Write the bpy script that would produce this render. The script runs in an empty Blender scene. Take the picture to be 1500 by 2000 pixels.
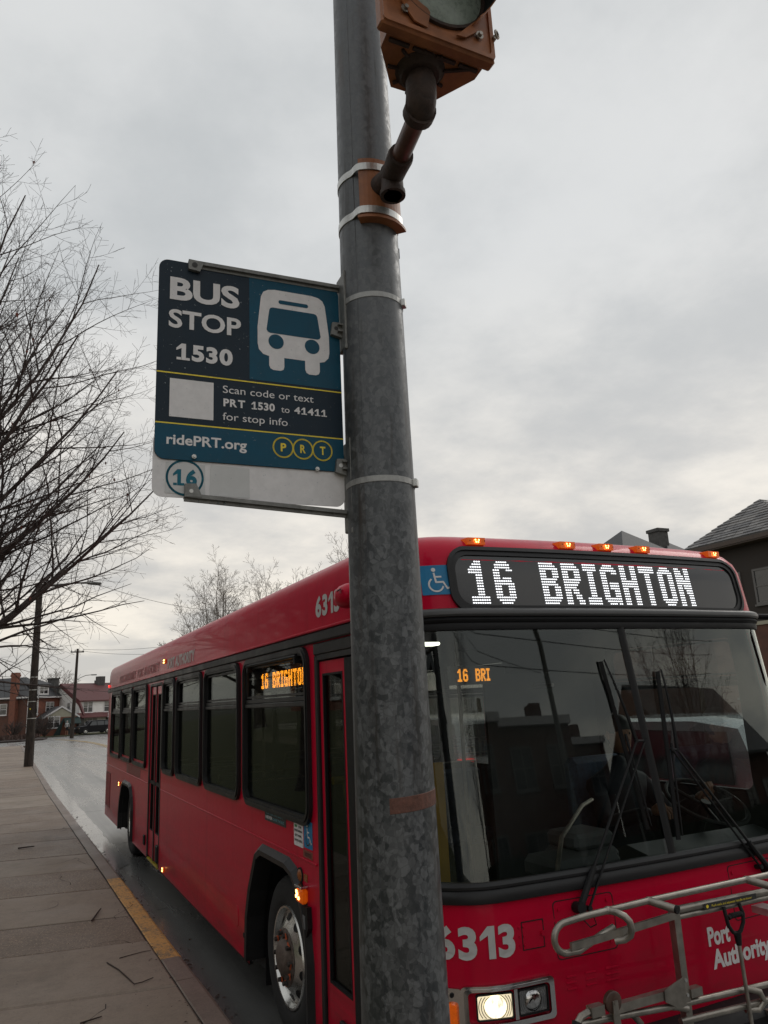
import bpy, math, random
from mathutils import Vector, Matrix
random.seed(7)
R = math.radians
SC = bpy.context.scene
COL = SC.collection

# ------------------------------------------------------------------ camera
F_PX, PITCH, ROLL, YAW = 1471.15, R(13.93044), R(-2.75529), R(26.22995)
CAM = Vector((-1.6357, -3.2038, 2.0564))
fw = Vector((math.sin(YAW) * math.cos(PITCH), math.cos(YAW) * math.cos(PITCH), math.sin(PITCH)))
rt = Vector((math.cos(YAW), -math.sin(YAW), 0)); up = rt.cross(fw)
r2 = rt * math.cos(ROLL) + up * math.sin(ROLL); u2 = -rt * math.sin(ROLL) + up * math.cos(ROLL)
cd = bpy.data.cameras.new('camera'); co = bpy.data.objects.new('camera', cd); COL.objects.link(co)
cd.sensor_fit = 'HORIZONTAL'; cd.sensor_width = 36; cd.lens = F_PX / 1500 * 36
cd.clip_start = .05; cd.clip_end = 3000
co.matrix_world = Matrix(((r2.x, u2.x, -fw.x, CAM.x), (r2.y, u2.y, -fw.y, CAM.y), (r2.z, u2.z, -fw.z, CAM.z), (0, 0, 0, 1)))
SC.camera = co

# ------------------------------------------------------------------ sky and sun
SUN_EL, SUN_AZ = R(38), R(75)          # azimuth from +Y towards +X
W = bpy.data.worlds.new('World'); SC.world = W; W.use_nodes = True
nt = W.node_tree; N = nt.nodes; LK = nt.links; N.clear()
def nd(t, **k):
    n = N.new(t)
    for a, v in k.items(): setattr(n, a, v)
    return n
out = nd('ShaderNodeOutputWorld'); bg = nd('ShaderNodeBackground'); bg.inputs[1].default_value = .1
sky = nd('ShaderNodeTexSky'); sky.sky_type = 'NISHITA'; sky.sun_disc = False
sky.sun_elevation = SUN_EL; sky.sun_rotation = SUN_AZ
tc = nd('ShaderNodeTexCoord'); sep = nd('ShaderNodeSeparateXYZ'); LK.new(tc.outputs['Generated'], sep.inputs[0])
def mth(op, a, b=None, c=None):
    n = nd('ShaderNodeMath', operation=op)
    for i, x in enumerate((a, b, c)):
        if x is None: continue
        if isinstance(x, (int, float)): n.inputs[i].default_value = x
        else: LK.new(x, n.inputs[i])
    return n.outputs[0]
zc = mth('MAXIMUM', sep.outputs[2], 0.0)
# project the cloud layer onto a plane overhead so that clouds flatten towards the horizon
dv = mth('ADD', zc, .22)
px = mth('DIVIDE', sep.outputs[0], dv); py = mth('DIVIDE', sep.outputs[1], dv)
cmb = nd('ShaderNodeCombineXYZ'); LK.new(px, cmb.inputs[0]); LK.new(py, cmb.inputs[1]); cmb.inputs[2].default_value = 3.3
n1 = nd('ShaderNodeTexNoise'); n1.inputs['Scale'].default_value = 1.05; n1.inputs['Detail'].default_value = 7; n1.inputs['Roughness'].default_value = .52; n1.inputs['Distortion'].default_value = .25
LK.new(cmb.outputs[0], n1.inputs['Vector'])
n2 = nd('ShaderNodeTexNoise'); n2.inputs['Scale'].default_value = 3.6; n2.inputs['Detail'].default_value = 6; n2.inputs['Roughness'].default_value = .6
LK.new(cmb.outputs[0], n2.inputs['Vector'])
cl = mth('ADD', mth('MULTIPLY', n1.outputs[0], .72), mth('MULTIPLY', n2.outputs[0], .28))
mr = nd('ShaderNodeMapRange'); mr.interpolation_type = 'SMOOTHSTEP'
mr.inputs[1].default_value = .39; mr.inputs[2].default_value = .61; LK.new(cl, mr.inputs[0])
crT = nd('ShaderNodeMix', data_type='RGBA')     # dark and light cloud, high up
crT.inputs[6].default_value = (5.75, 5.95, 6.0, 1); crT.inputs[7].default_value = (7.5, 7.6, 7.55, 1); LK.new(mr.outputs[0], crT.inputs[0])
crB = nd('ShaderNodeMix', data_type='RGBA')     # near the horizon: lighter, warmer
crB.inputs[6].default_value = (6.2, 6.0, 5.7, 1); crB.inputs[7].default_value = (10.2, 9.4, 8.2, 1); LK.new(mr.outputs[0], crB.inputs[0])
ev = nd('ShaderNodeMapRange'); ev.interpolation_type = 'SMOOTHSTEP'; ev.inputs[1].default_value = .06; ev.inputs[2].default_value = .58; LK.new(zc, ev.inputs[0])
cm = nd('ShaderNodeMix', data_type='RGBA'); LK.new(ev.outputs[0], cm.inputs[0]); LK.new(crB.outputs[2], cm.inputs[6]); LK.new(crT.outputs[2], cm.inputs[7])
fin = nd('ShaderNodeMix', data_type='RGBA'); fin.inputs[0].default_value = .93
LK.new(sky.outputs[0], fin.inputs[6]); LK.new(cm.outputs[2], fin.inputs[7])
LK.new(fin.outputs[2], bg.inputs[0]); LK.new(bg.outputs[0], out.inputs[0])
sd = bpy.data.lights.new('sun', 'SUN'); sd.energy = .6; sd.angle = R(25); sd.color = (1, .95, .88)
so = bpy.data.objects.new('sun', sd); COL.objects.link(so)
sdir = Vector((math.sin(SUN_AZ) * math.cos(SUN_EL), math.cos(SUN_AZ) * math.cos(SUN_EL), math.sin(SUN_EL)))
so.rotation_euler = sdir.to_track_quat('Z', 'Y').to_euler()
SC.view_settings.view_transform = 'Standard'; SC.view_settings.look = 'None'
SC.view_settings.exposure = 0; SC.view_settings.gamma = 1; SC.view_settings.use_curve_mapping = False
SC.render.engine = 'CYCLES'; SC.cycles.max_bounces = 8; SC.cycles.transparent_max_bounces = 24

# ------------------------------------------------------------------ materials
MATS = {}
class NB:
    """small node helper for one material"""
    def __init__(s, name):
        s.m = bpy.data.materials.new(name); s.m.use_nodes = True; s.t = s.m.node_tree; s.p = s.t.nodes['Principled BSDF']; s.out = s.t.nodes['Material Output']
        s._c = None
    def n(s, t, **k):
        x = s.t.nodes.new(t)
        for a, v in k.items(): setattr(x, a, v)
        return x
    def l(s, a, b): s.t.links.new(a, b)
    def co(s):
        if s._c is None: s._c = s.n('ShaderNodeTexCoord').outputs['Object']
        return s._c
    def vec(s, sc=(1, 1, 1), rot=(0, 0, 0)):
        m = s.n('ShaderNodeMapping'); m.inputs['Scale'].default_value = sc; m.inputs['Rotation'].default_value = rot; s.l(s.co(), m.inputs[0]); return m.outputs[0]
    def noise(s, scale, detail=4, rough=.55, sc=(1, 1, 1), dist=0):
        x = s.n('ShaderNodeTexNoise'); x.inputs['Scale'].default_value = scale; x.inputs['Detail'].default_value = detail; x.inputs['Roughness'].default_value = rough; x.inputs['Distortion'].default_value = dist
        s.l(s.vec(sc), x.inputs['Vector']); return x.outputs[0]
    def rng(s, a, lo, hi, o0=0., o1=1.):
        x = s.n('ShaderNodeMapRange'); 
        for i, v in ((1, lo), (2, hi), (3, o0), (4, o1)): x.inputs[i].default_value = v
        s.l(a, x.inputs[0]); return x.outputs[0]
    def mix(s, f, a, b, mode='MIX'):
        x = s.n('ShaderNodeMix', data_type='RGBA', blend_type=mode)
        for i, v in ((0, f), (6, a), (7, b)):
            if isinstance(v, (int, float)): x.inputs[i].default_value = v
            elif isinstance(v, tuple): x.inputs[i].default_value = v + (1,) if len(v) == 3 else v
            else: s.l(v, x.inputs[i])
        return x.outputs[2]
    def math(s, op, a, b=0.):
        x = s.n('ShaderNodeMath', operation=op)
        for i, v in ((0, a), (1, b)):
            if isinstance(v, (int, float)): x.inputs[i].default_value = v
            else: s.l(v, x.inputs[i])
        return x.outputs[0]
    def set(s, k, v):
        i = s.p.inputs[k]
        if isinstance(v, tuple): i.default_value = v + (1,) if len(v) == 3 else v
        elif isinstance(v, (int, float)): i.default_value = v
        else: s.l(v, i)
    def bump(s, h, st=.3, d=.01):
        x = s.n('ShaderNodeBump'); x.inputs['Strength'].default_value = st; x.inputs['Distance'].default_value = d; s.l(h, x.inputs['Height']); s.l(x.outputs[0], s.p.inputs['Normal'])

def mat(name, col, rough=.5, metal=0., var=.12, scale=6., bump=0., coat=0., emit=None, spec=None, rv=.08, sc=(1, 1, 1)):
    if name in MATS: return MATS[name]
    b = NB(name)
    if var:
        nz = b.noise(scale, 5, .6, sc)
        d = tuple(c * (1 - var) for c in col); l = tuple(min(1, c * (1 + var)) for c in col)
        b.set('Base Color', b.mix(b.rng(nz, .3, .7), d, l)); b.set('Roughness', b.rng(nz, .3, .7, max(0, rough - rv), min(1, rough + rv)))
        if bump: b.bump(nz, bump, .01)
    else:
        b.set('Base Color', col); b.set('Roughness', rough)
    b.set('Metallic', metal)
    if coat: b.set('Coat Weight', coat); b.set('Coat Roughness', .04)
    if spec is not None: b.set('Specular IOR Level', spec)
    if emit: b.set('Emission Color', emit[0]); b.set('Emission Strength', emit[1])
    MATS[name] = b.m; return b.m

def mat_red():
    b = NB('bus_red_paint')
    g = b.noise(1.1, 5, .6, (.5, .5, 1.2)); f = b.noise(26, 5, .65); grime = b.noise(5, 6, .7, (1, .3, 2.5))
    c = b.mix(b.rng(g, .35, .7), (.52, .002, .028), (.46, .002, .028))
    # road film: thin brown dust that gathers on the lower panels
    z = b.n('ShaderNodeSeparateXYZ'); b.l(b.co(), z.inputs[0])
    low = b.rng(z.outputs[2], 1.15, .25, 0.02, .6)
    c = b.mix(b.math('MULTIPLY', low, b.rng(grime, .35, .7)), c, (.065, .030, .026))
    st = b.noise(9, 4, .6, (1, 1, .07))          # faint run-down streaks
    c = b.mix(b.rng(st, .55, .75, 0, .30), c, (.20, .005, .018))
    c = b.mix(b.rng(b.noise(3.2, 6, .75), .58, .75, 0, .25), c, (.28, .012, .03))
    b.set('Base Color', c); b.set('Roughness', b.rng(f, .3, .7, .30, .36)); b.set('Specular IOR Level', .08)
    b.set('Coat Weight', .2); b.set('Coat Roughness', .05)
    b.bump(b.noise(1.6, 1, .3), .02, .02); return b.m
def mat_glass(name, tint, base=.06, gl=1., rough=.015, mul=1.5):
    b = NB(name); b.t.nodes.remove(b.p)
    tr = b.n('ShaderNodeBsdfTransparent'); tr.inputs[0].default_value = tint + (1,)
    gs = b.n('ShaderNodeBsdfGlossy'); gs.inputs['Roughness'].default_value = rough; gs.inputs[0].default_value = (gl * .93, gl, gl * .98, 1)
    fr = b.n('ShaderNodeFresnel'); fr.inputs[0].default_value = 1.52
    a = b.math('ADD', b.math('MULTIPLY', fr.outputs[0], mul), base); a = b.math('MINIMUM', a, 1.)
    mx = b.n('ShaderNodeMixShader'); b.l(a, mx.inputs[0]); b.l(tr.outputs[0], mx.inputs[1]); b.l(gs.outputs[0], mx.inputs[2])
    b.l(mx.outputs[0], b.out.inputs[0]); return b.m
def mat_pole():
    b = NB('galvanised_pole')
    wv = b.n('ShaderNodeTexNoise'); wv.inputs['Scale'].default_value = 30; wv.inputs['Detail'].default_value = 4; b.l(b.co(), wv.inputs['Vector'])
    add = b.n('ShaderNodeMix', data_type='RGBA', blend_type='ADD'); add.inputs[0].default_value = .022
    b.l(b.vec((1, 1, .8)), add.inputs[6]); b.l(wv.outputs[1], add.inputs[7])
    def vor(sc, feat='F1'):
        v = b.n('ShaderNodeTexVoronoi'); v.feature = feat; v.inputs['Scale'].default_value = sc; b.l(add.outputs[2], v.inputs['Vector']); return v
    v1 = vor(50); v2 = vor(100); bw1 = b.n('ShaderNodeRGBToBW'); b.l(v1.outputs['Color'], bw1.inputs[0]); bw2 = b.n('ShaderNodeRGBToBW'); b.l(v2.outputs['Color'], bw2.inputs[0])
    cell = b.math('ADD', b.math('MULTIPLY', bw1.outputs[0], .6), b.math('MULTIPLY', bw2.outputs[0], .4))
    v3 = vor(50, 'DISTANCE_TO_EDGE'); edge = b.rng(v3.outputs['Distance'], 0., .10, .35, 1.)
    fl = b.math('MULTIPLY', b.rng(cell, .3, .75), b.math('ADD', b.math('MULTIPLY', edge, .6), .4))
    c = b.mix(fl, (.052, .057, .061), (.155, .161, .167))
    st = b.noise(5, 5, .6, (6, 6, .35))
    z = b.n('ShaderNodeSeparateXYZ'); b.l(b.co(), z.inputs[0])
    hi = b.rng(z.outputs[2], 2.2, 3.6, 0, .55)           # spangle weathers away towards the top
    c = b.mix(hi, c, b.mix(b.noise(40, 5, .6, (1, 1, .6)), (.085, .09, .095), (.16, .165, .17)))
    c = b.mix(b.rng(st, .56, .70, 0, .8), c, (.045, .04, .036)) # dark run-down stains
    c = b.mix(b.rng(b.noise(3, 4, .6, (5, 5, .5)), .62, .75, 0, .35), c, (.10, .065, .045))
    b.set('Base Color', c); b.set('Metallic', .45); b.set('Roughness', b.rng(cell, .2, .8, .36, .6)); b.bump(b.math('ADD', cell, b.math('MULTIPLY', b.noise(160, 3, .6), .6)), .22, .002); return b.m
def mat_concrete(name, a, c2, wet=.3, agg=.0):
    b = NB(name); big = b.noise(.9, 6, .65); fine = b.noise(62, 4, .75); mid = b.noise(9, 6, .7)
    c = b.mix(b.rng(big, .3, .7), a, c2)
    c = b.mix(b.rng(b.noise(.8, 4, .6, (1, .8, 1)), .54, .66, 0, .42), c, tuple(x * .38 for x in a))
    c = b.mix(b.rng(mid, .45, .72, 0, .35), c, tuple(x * .45 for x in a))
    c = b.mix(b.rng(fine, .56, .66, 0, .3 + agg), c, tuple(min(1, x * (1.6 + agg * 1.6)) for x in c2))
    c = b.mix(b.rng(b.noise(48, 3, .65), .56, .64, 0, .25 + agg), c, tuple(x * .4 for x in a))
    b.set('Base Color', c); b.set('Roughness', b.rng(b.noise(1.6, 5, .6), .35, .65, wet, wet + .14))
    h = b.math('ADD', b.math('MULTIPLY', fine, .5), mid); b.bump(h, .35, .004 + agg * .01); return b.m
def mat_road():
    b = NB('road_concrete'); big = b.noise(.35, 6, .62, (1.4, .35, 1)); fine = b.noise(120, 3, .7); tr = b.noise(1.0, 4, .6, (2.2, .06, 1))
    c = b.mix(b.rng(big, .3, .7), (.080, .080, .078), (.135, .133, .127))
    z = b.n('ShaderNodeSeparateXYZ'); b.l(b.co(), z.inputs[0])
    c = b.mix(b.rng(tr, .45, .7, 0, .5), c, (.045, .045, .045)); c = b.mix(b.rng(fine, .4, .7, 0, .3), c, (.20, .197, .188))
    b.set('Base Color', c); b.set('Roughness', b.rng(b.math('ADD', b.math('MULTIPLY', big, .6), b.math('MULTIPLY', tr, .4)), .38, .62, .19, .38)); b.set('Specular IOR Level', .9)
    b.bump(fine, .25, .003); return b.m
def mat_bark(name, a, c2):
    b = NB(name); n = b.noise(14, 5, .6, (1, 1, .25)); b.set('Base Color', b.mix(b.rng(n, .35, .65), a, c2)); b.set('Roughness', .9); b.bump(n, .5, .02); return b.m
def mat_yellow_curb():
    b = NB('worn_yellow_paint'); n = b.noise(34, 6, .75, (1, .5, 1)); n2 = b.noise(5, 4, .6)
    k = b.rng(b.math('ADD', b.math('MULTIPLY', n, .65), b.math('MULTIPLY', n2, .35)), .475, .60)
    b.set('Base Color', b.mix(k, (.52, .27, .075), (.14, .105, .072))); b.set('Roughness', .6); b.bump(n, .3, .004); return b.m
SIDEG_ = None
def mat_roof(name, a, c2):
    b = NB(name); n = b.noise(7, 5, .7, (1, 1, 1)); b.set('Base Color', b.mix(b.rng(n, .3, .7), a, c2)); b.set('Roughness', .6); b.bump(n, .4, .02); return b.m

RED = mat_red()
GL_WS = mat_glass('windshield_glass', (.70, .76, .74), .015, .88, .015, 1.35)
GL_SIDE = mat_glass('tinted_side_glass', (.50, .50, .485), .0, .85, .02, .36)
GL_DRV = mat_glass('clear_driver_glass', (.86, .88, .87), .0, .85, .02, .4)
POLE = mat_pole()
BLACK = mat('black_rubber', (.010, .010, .011), .55, 0, .2, 12, spec=.25)
BLACKT = mat('black_trim', (.016, .016, .017), .42, 0, .15, 5, spec=.3)
DARK = mat('dark_interior', (.055, .057, .060), .7, 0, .2, 5)
GREYI = mat('grey_interior', (.12, .125, .13), .6, 0, .15, 3)
SEATM = mat('seat_fabric', (.05, .075, .12), .8, 0, .3, 40)
STEEL = mat('stainless_tube', (.31, .285, .25), .40, .85, .28, 14, .15)
STEELB = mat('steel_strap', (.55, .55, .53), .38, .8, .2, 14)
ALU = mat('polished_wheel', (.62, .61, .58), .25, .9, .10, 9)
BRKT = mat('cast_bracket', (.20, .20, .19), .55, .5, .3, 30, .3)
CHROME = mat('chrome', (.6, .6, .6), .15, 1, .1, 8)
TYRE = mat('tyre_rubber', (.016, .016, .016), .85, 0, .3, 14, .2)
WHITE = mat('white_vinyl', (.62, .62, .61), .45, 0, .06, 20)
OFFW = mat('white_print', (.70, .68, .68), .45, 0, .08, 30)
GREYV = mat('grey_vinyl_number', (.48, .48, .47), .5, 0, .1, 20)
FADED = mat('faded_lettering', (.56, .49, .48), .5, 0, .25, 30)
TEAL = mat('teal_print', (.003, .066, .115), .45, 0, .12, 12, spec=.25)
NAVY = mat('navy_print', (.008, .020, .034), .45, 0, .12, 12, spec=.25)
YEL = mat('yellow_print', (.80, .62, .04), .45, 0, .1, 20)
SBLUE = mat('sticker_blue', (.0, .17, .36), .45, 0, .08, 20)
LTBLUE = mat('sticker_light_blue', (.12, .35, .42), .5, 0, .1, 20)
GREEN = mat('sticker_green', (.03, .22, .06), .5, 0, .1, 20)
INK = mat('black_ink', (.03, .03, .03), .6, 0, .1, 20)
LEDP = mat('sign_panel_glass', (.018, .018, .019), .06, 0, .1, 3, spec=.7)
LEDW = mat('white_led', (.9, .9, .9), .5, 0, 0, emit=((.93, .96, 1, 1), 1.45))
LEDO = mat('amber_led', (.8, .3, .02), .5, 0, 0, emit=((1, .33, .02, 1), 2.2))
LEDOD = mat('amber_led_glow', (.3, .1, .02), .5, 0, 0, emit=((1, .16, .005, 1), .3))
AMB = mat('amber_lens', (.75, .13, .008), .2, 0, .15, 60, emit=((1, .14, .003, 1), .17))
AMBH = mat('amber_bulb', (1, .4, .1), .3, 0, 0, emit=((1, .5, .12, 1), 9))
AMBD = mat('amber_lens_unlit', (.25, .07, .015), .3, 0, .2, 40)
REDL = mat('red_tail_light', (.5, .01, .01), .25, 0, 0, emit=((1, .03, .02, 1), 2.2))
_h = NB('headlight_lit'); _n = _h.noise(24, 3, .6, (1, 1, .5)); _h.set('Base Color', (.9, .85, .7)); _h.set('Emission Color', (1, .87, .58)); _h.set('Emission Strength', _h.rng(_n, .38, .60, .5, 3.0)); HEADON = _h.m
HEADG = mat('headlight_reflector', (.55, .53, .45), .12, .9, .2, 30, emit=((1, .85, .55, 1), .8))
HEADOFF = mat('headlight_reflector_unlit', (.25, .25, .25), .25, .6, .35, 40)
SIGNAL = mat('weathered_signal_paint', (.29, .105, .038), .5, 0, .35, 11, .2)
SIGNALD = mat('grimy_signal_casting', (.045, .028, .022), .75, 0, .5, 30, .6)
SIGNALP = mat('grimy_brown_pipe', (.10, .04, .025), .45, 0, .5, 12, .2)
VISIN = mat('visor_inside_black', (.012, .013, .014), .6, 0, .1, 9)
LENSG = mat('grey_green_lens', (.26, .31, .27), .30, 0, .2, 60, .2)
TAPE = mat('brown_tape', (.12, .05, .035), .65, 0, .35, 60, .3)
WOOD = mat_bark('creosoted_pole_wood', (.018, .013, .010), (.05, .036, .028))
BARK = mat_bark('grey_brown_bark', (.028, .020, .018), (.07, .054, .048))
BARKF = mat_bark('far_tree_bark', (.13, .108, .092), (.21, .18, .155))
LEAF = mat('dead_leaf', (.12, .03, .015), .8, 0, .4, 9)
SLAB_A = mat_concrete('sidewalk_exposed_aggregate', (.162, .114, .080), (.186, .134, .097), .52, .6)
SLAB_B = mat_concrete('sidewalk_smooth_concrete', (.222, .170, .128), (.245, .190, .146), .55)
CURBM = mat_concrete('curb_concrete', (.15, .11, .088), (.20, .15, .122), .45, .1)
JOINT = mat('joint_dirt', (.022, .016, .012), .9, 0, .3, 20)
YCURB = mat_yellow_curb()
ROADM = mat_road()
GUTTER = mat('wet_gutter_film', (.16, .16, .157), .20, 0, .25, 3, spec=1., rv=.03)
YLINE = mat('faded_yellow_line', (.42, .27, .08), .6, 0, .25, 14)
GRASS = mat('winter_grass', (.075, .075, .03), .9, 0, .35, 5, .5)
SOIL = mat('dark_garden_bed', (.035, .025, .022), .9, 0, .4, 6, .5)
GROUND = mat('ground_soil', (.07, .065, .045), .9, 0, .3, .8, .2)
BRICK = mat('orange_brick', (.19, .070, .045), .8, 0, .25, 3, .3)
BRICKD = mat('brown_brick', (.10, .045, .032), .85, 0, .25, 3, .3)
STUCCO = mat('white_stucco', (.78, .76, .73), .8, 0, .06, 3)
CREAM = mat('cream_siding', (.33, .31, .24), .7, 0, .08, 3)
TRIMW = mat('white_trim_paint', (.62, .60, .60), .6, 0, .08, 3)
ROOFD = mat_roof('dark_shingle', (.022, .023, .026), (.045, .046, .05))
ROOFR = mat_roof('red_tile', (.075, .020, .020), (.12, .032, .032))
ROOFS = mat_roof('grey_slate', (.13, .125, .125), (.24, .235, .23))
STONE = mat('grey_stone', (.07, .068, .066), .85, 0, .4, 5, .5)
WINB = mat('window_pane_dark', (.02, .022, .025), .08, 0, .2, 2, spec=.7)
CURT = mat('window_blind', (.28, .27, .25), .8, 0, .1, 6)
AWN = mat('green_awning_canvas', (.012, .028, .026), .8, 0, .2, 8)
SOFF = mat('brown_soffit', (.075, .055, .045), .7, 0, .2, 5)
CARD = mat('black_car_paint', (.004, .004, .006), .35, 0, .1, 2, spec=.15)
CARW = mat('white_car_paint', (.5, .52, .53), .25, 0, .05, 2, coat=.8)
CARS = mat('silver_car_paint', (.28, .30, .31), .25, .4, .05, 2, coat=.8)
CARG = mat('car_window', (.02, .022, .024), .06, 0, .1, 2, spec=.8)
JACKET = mat('dark_navy_jacket', (.012, .014, .02), .8, 0, .2, 20)
SKIN = mat('skin', (.32, .17, .11), .5, 0, .1, 12)
SHIRTG = mat('pale_grey_shirt', (.42, .42, .42), .8, 0, .1, 10)
YELRAIL = mat('yellow_grab_rail', (.38, .30, .03), .4, 0, .1, 10)
YELPAN = mat('ochre_partition', (.45, .26, .04), .6, 0, .15, 4)
CEILL = mat('ceiling_light_tube', (1, 1, .9), .5, 0, 0, emit=((1, .97, .8, 1), 3.5))
CEILGLOW = mat('ceiling_cover_glow', (.4, .4, .38), .5, 0, 0, emit=((1, .97, .85, 1), .09))  # covers of unlit lights, given a faint glow to lift the interior
DROP = mat_glass('water_drop', (.86, .88, .90), .01, .7, .05, .6)
TEALR = mat('route_teal', (.008, .13, .19), .45, 0, .1, 12, spec=.25)
WIREM = mat('wire_black', (.02, .02, .02), .6, 0, .1, 3)
TWIGM = mat('wet_twig_bark', (.03, .015, .012), .7, 0, .3, 30)

# ------------------------------------------------------------------ mesh builder
class MB:
    def __init__(s): s.v = []; s.f = []; s.m = []
    def add(s, vs, fs, mi=0):
        o = len(s.v); s.v += [tuple(v) for v in vs]; s.f += [tuple(i + o for i in f) for f in fs]; s.m += [mi] * len(fs); return s
    def box(s, x0, x1, y0, y1, z0, z1, mi=0, b=0.):
        if x0 > x1: x0, x1 = x1, x0
        if y0 > y1: y0, y1 = y1, y0
        if z0 > z1: z0, z1 = z1, z0
        if b <= 0:
            vs = [(x, y, z) for x in (x0, x1) for y in (y0, y1) for z in (z0, z1)]
            return s.add(vs, [(0, 1, 3, 2), (4, 6, 7, 5), (0, 4, 5, 1), (2, 3, 7, 6), (0, 2, 6, 4), (1, 5, 7, 3)], mi)
        b = min(b, (x1 - x0) / 2.01, (y1 - y0) / 2.01, (z1 - z0) / 2.01); vs = []
        idx = {}
        for sx in (0, 1):
            for sy in (0, 1):
                for sz in (0, 1):
                    X, Y, Z = (x0, x1)[sx], (y0, y1)[sy], (z0, z1)[sz]; dx, dy, dz = (b, -b)[sx], (b, -b)[sy], (b, -b)[sz]
                    idx[sx, sy, sz] = len(vs); vs += [(X, Y + dy, Z + dz), (X + dx, Y, Z + dz), (X + dx, Y + dy, Z)]
        g = lambda a, b_, c, k: idx[a, b_, c] + k
        fs = []
        for q in (0, 1):
            fs.append([g(q, 0, 0, 0), g(q, 1, 0, 0), g(q, 1, 1, 0), g(q, 0, 1, 0)][::(1 if q else -1)])
            fs.append([g(0, q, 0, 1), g(0, q, 1, 1), g(1, q, 1, 1), g(1, q, 0, 1)][::(1 if q else -1)])
            fs.append([g(0, 0, q, 2), g(1, 0, q, 2), g(1, 1, q, 2), g(0, 1, q, 2)][::(1 if q else -1)])
        for a in (0, 1):
            for c in (0, 1):
                fs.append((g(0, a, c, 1), g(1, a, c, 1), g(1, a, c, 2), g(0, a, c, 2)))
                fs.append((g(a, 0, c, 0), g(a, 1, c, 0), g(a, 1, c, 2), g(a, 0, c, 2)))
                fs.append((g(a, c, 0, 0), g(a, c, 1, 0), g(a, c, 1, 1), g(a, c, 0, 1)))
                for e in (0, 1): fs.append((g(a, c, e, 0), g(a, c, e, 1), g(a, c, e, 2)))
        return s.add(vs, fs, mi)
    def tube(s, pts, r, n=8, caps=True, mi=0):
        pts = [Vector(p) for p in pts]; rs = r if isinstance(r, (list, tuple)) else [r] * len(pts)
        d0 = (pts[1] - pts[0]).normalized(); a = d0.orthogonal().normalized(); o = len(s.v)
        for i, p in enumerate(pts):
            d = ((pts[min(i + 1, len(pts) - 1)] - p).normalized() + (p - pts[max(i - 1, 0)]).normalized())
            d = d.normalized() if d.length > 1e-6 else d0
            a = (a - d * a.dot(d)); a = a.normalized() if a.length > 1e-6 else d.orthogonal().normalized(); b = d.cross(a)
            for k in range(n):
                t = 2 * math.pi * k / n; s.v.append(tuple(p + (a * math.cos(t) + b * math.sin(t)) * rs[i]))
        for i in range(len(pts) - 1):
            for k in range(n):
                k2 = (k + 1) % n; s.f.append((o + i * n + k, o + i * n + k2, o + (i + 1) * n + k2, o + (i + 1) * n + k)); s.m.append(mi)
        if caps:
            s.f.append(tuple(o + k for k in range(n))[::-1]); s.m.append(mi)
            e = o + (len(pts) - 1) * n; s.f.append(tuple(e + k for k in range(n))); s.m.append(mi)
        return s
    def prism(s, poly, f0, f1, mi=0):
        """poly of 2-D points; f0, f1 map (a, b) to the two end faces"""
        n = len(poly); vs = [f0(*p) for p in poly] + [f1(*p) for p in poly]
        return s.add(vs, [tuple(range(n))[::-1], tuple(range(n, 2 * n))] + [(i, (i + 1) % n, n + (i + 1) % n, n + i) for i in range(n)], mi)
    def ring(s, o_, i_, f0, f1, mi=0):
        """frame between two outlines of equal length, extruded from f0 to f1"""
        n = len(o_); vs = [f0(*p) for p in o_] + [f0(*p) for p in i_] + [f1(*p) for p in o_] + [f1(*p) for p in i_]
        fs = []
        for k in range(n):
            j = (k + 1) % n
            fs += [(k, n + k, n + j, j), (2 * n + k, 2 * n + j, 3 * n + j, 3 * n + k), (k, j, 2 * n + j, 2 * n + k), (n + k, 3 * n + k, 3 * n + j, n + j)]
        return s.add(vs, fs, mi)
    def lathe(s, prof, fn, n=32, mi=0, closed=False):
        """prof: (radius, along) ; fn(c, s_, along) with c, s_ already times radius"""
        o = len(s.v)
        for r, a in prof:
            for k in range(n):
                t = 2 * math.pi * k / n; s.v.append(tuple(fn(r * math.cos(t), r * math.sin(t), a)))
        for i in range(len(prof) - 1):
            for k in range(n):
                k2 = (k + 1) % n; s.f.append((o + i * n + k, o + i * n + k2, o + (i + 1) * n + k2, o + (i + 1) * n + k)); s.m.append(mi)
        return s
    def build(s, name, mats, parent=None, smooth=False, label=None, kind=None):
        if not isinstance(mats, (list, tuple)): mats = [mats]
        off = Vector((0, 0, 0)); q = parent
        while q is not None: off += q.location; q = q.parent
        me = bpy.data.meshes.new(name); me.from_pydata([tuple(Vector(v) - off) for v in s.v], [], s.f)
        for m in mats: me.materials.append(m)
        if len(mats) > 1: me.polygons.foreach_set('material_index', s.m)
        if smooth:
            me.polygons.foreach_set('use_smooth', [True] * len(s.f)); me.set_sharp_from_angle(angle=R(40))
        me.update(); o = bpy.data.objects.new(name, me); COL.objects.link(o); o.parent = parent
        if label: o['label'] = label
        if kind: o['kind'] = kind
        return o
def thing(name, label, cat, loc=(0, 0, 0), group=None):
    o = bpy.data.objects.new(name, None); COL.objects.link(o); o.location = loc; o.empty_display_size = .2
    o['label'] = label; o['category'] = cat
    if group: o['group'] = group
    return o
def tag(o, label, cat, group=None):
    o['label'] = label; o['category'] = cat
    if group: o['group'] = group
    return o
def copy_tree(o, parent=None):
    c = o.copy(); COL.objects.link(c); c.parent = parent
    for ch in list(o.children): copy_tree(ch, c)
    return c
def rrect(a0, a1, b0, b1, r, n=5):
    P = []
    for (ca, cb, t0) in ((a1 - r, b1 - r, 0), (a0 + r, b1 - r, 90), (a0 + r, b0 + r, 180), (a1 - r, b0 + r, 270)):
        for k in range(n + 1):
            t = R(t0 + 90 * k / n); P.append((ca + r * math.cos(t), cb + r * math.sin(t)))
    return P
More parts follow.
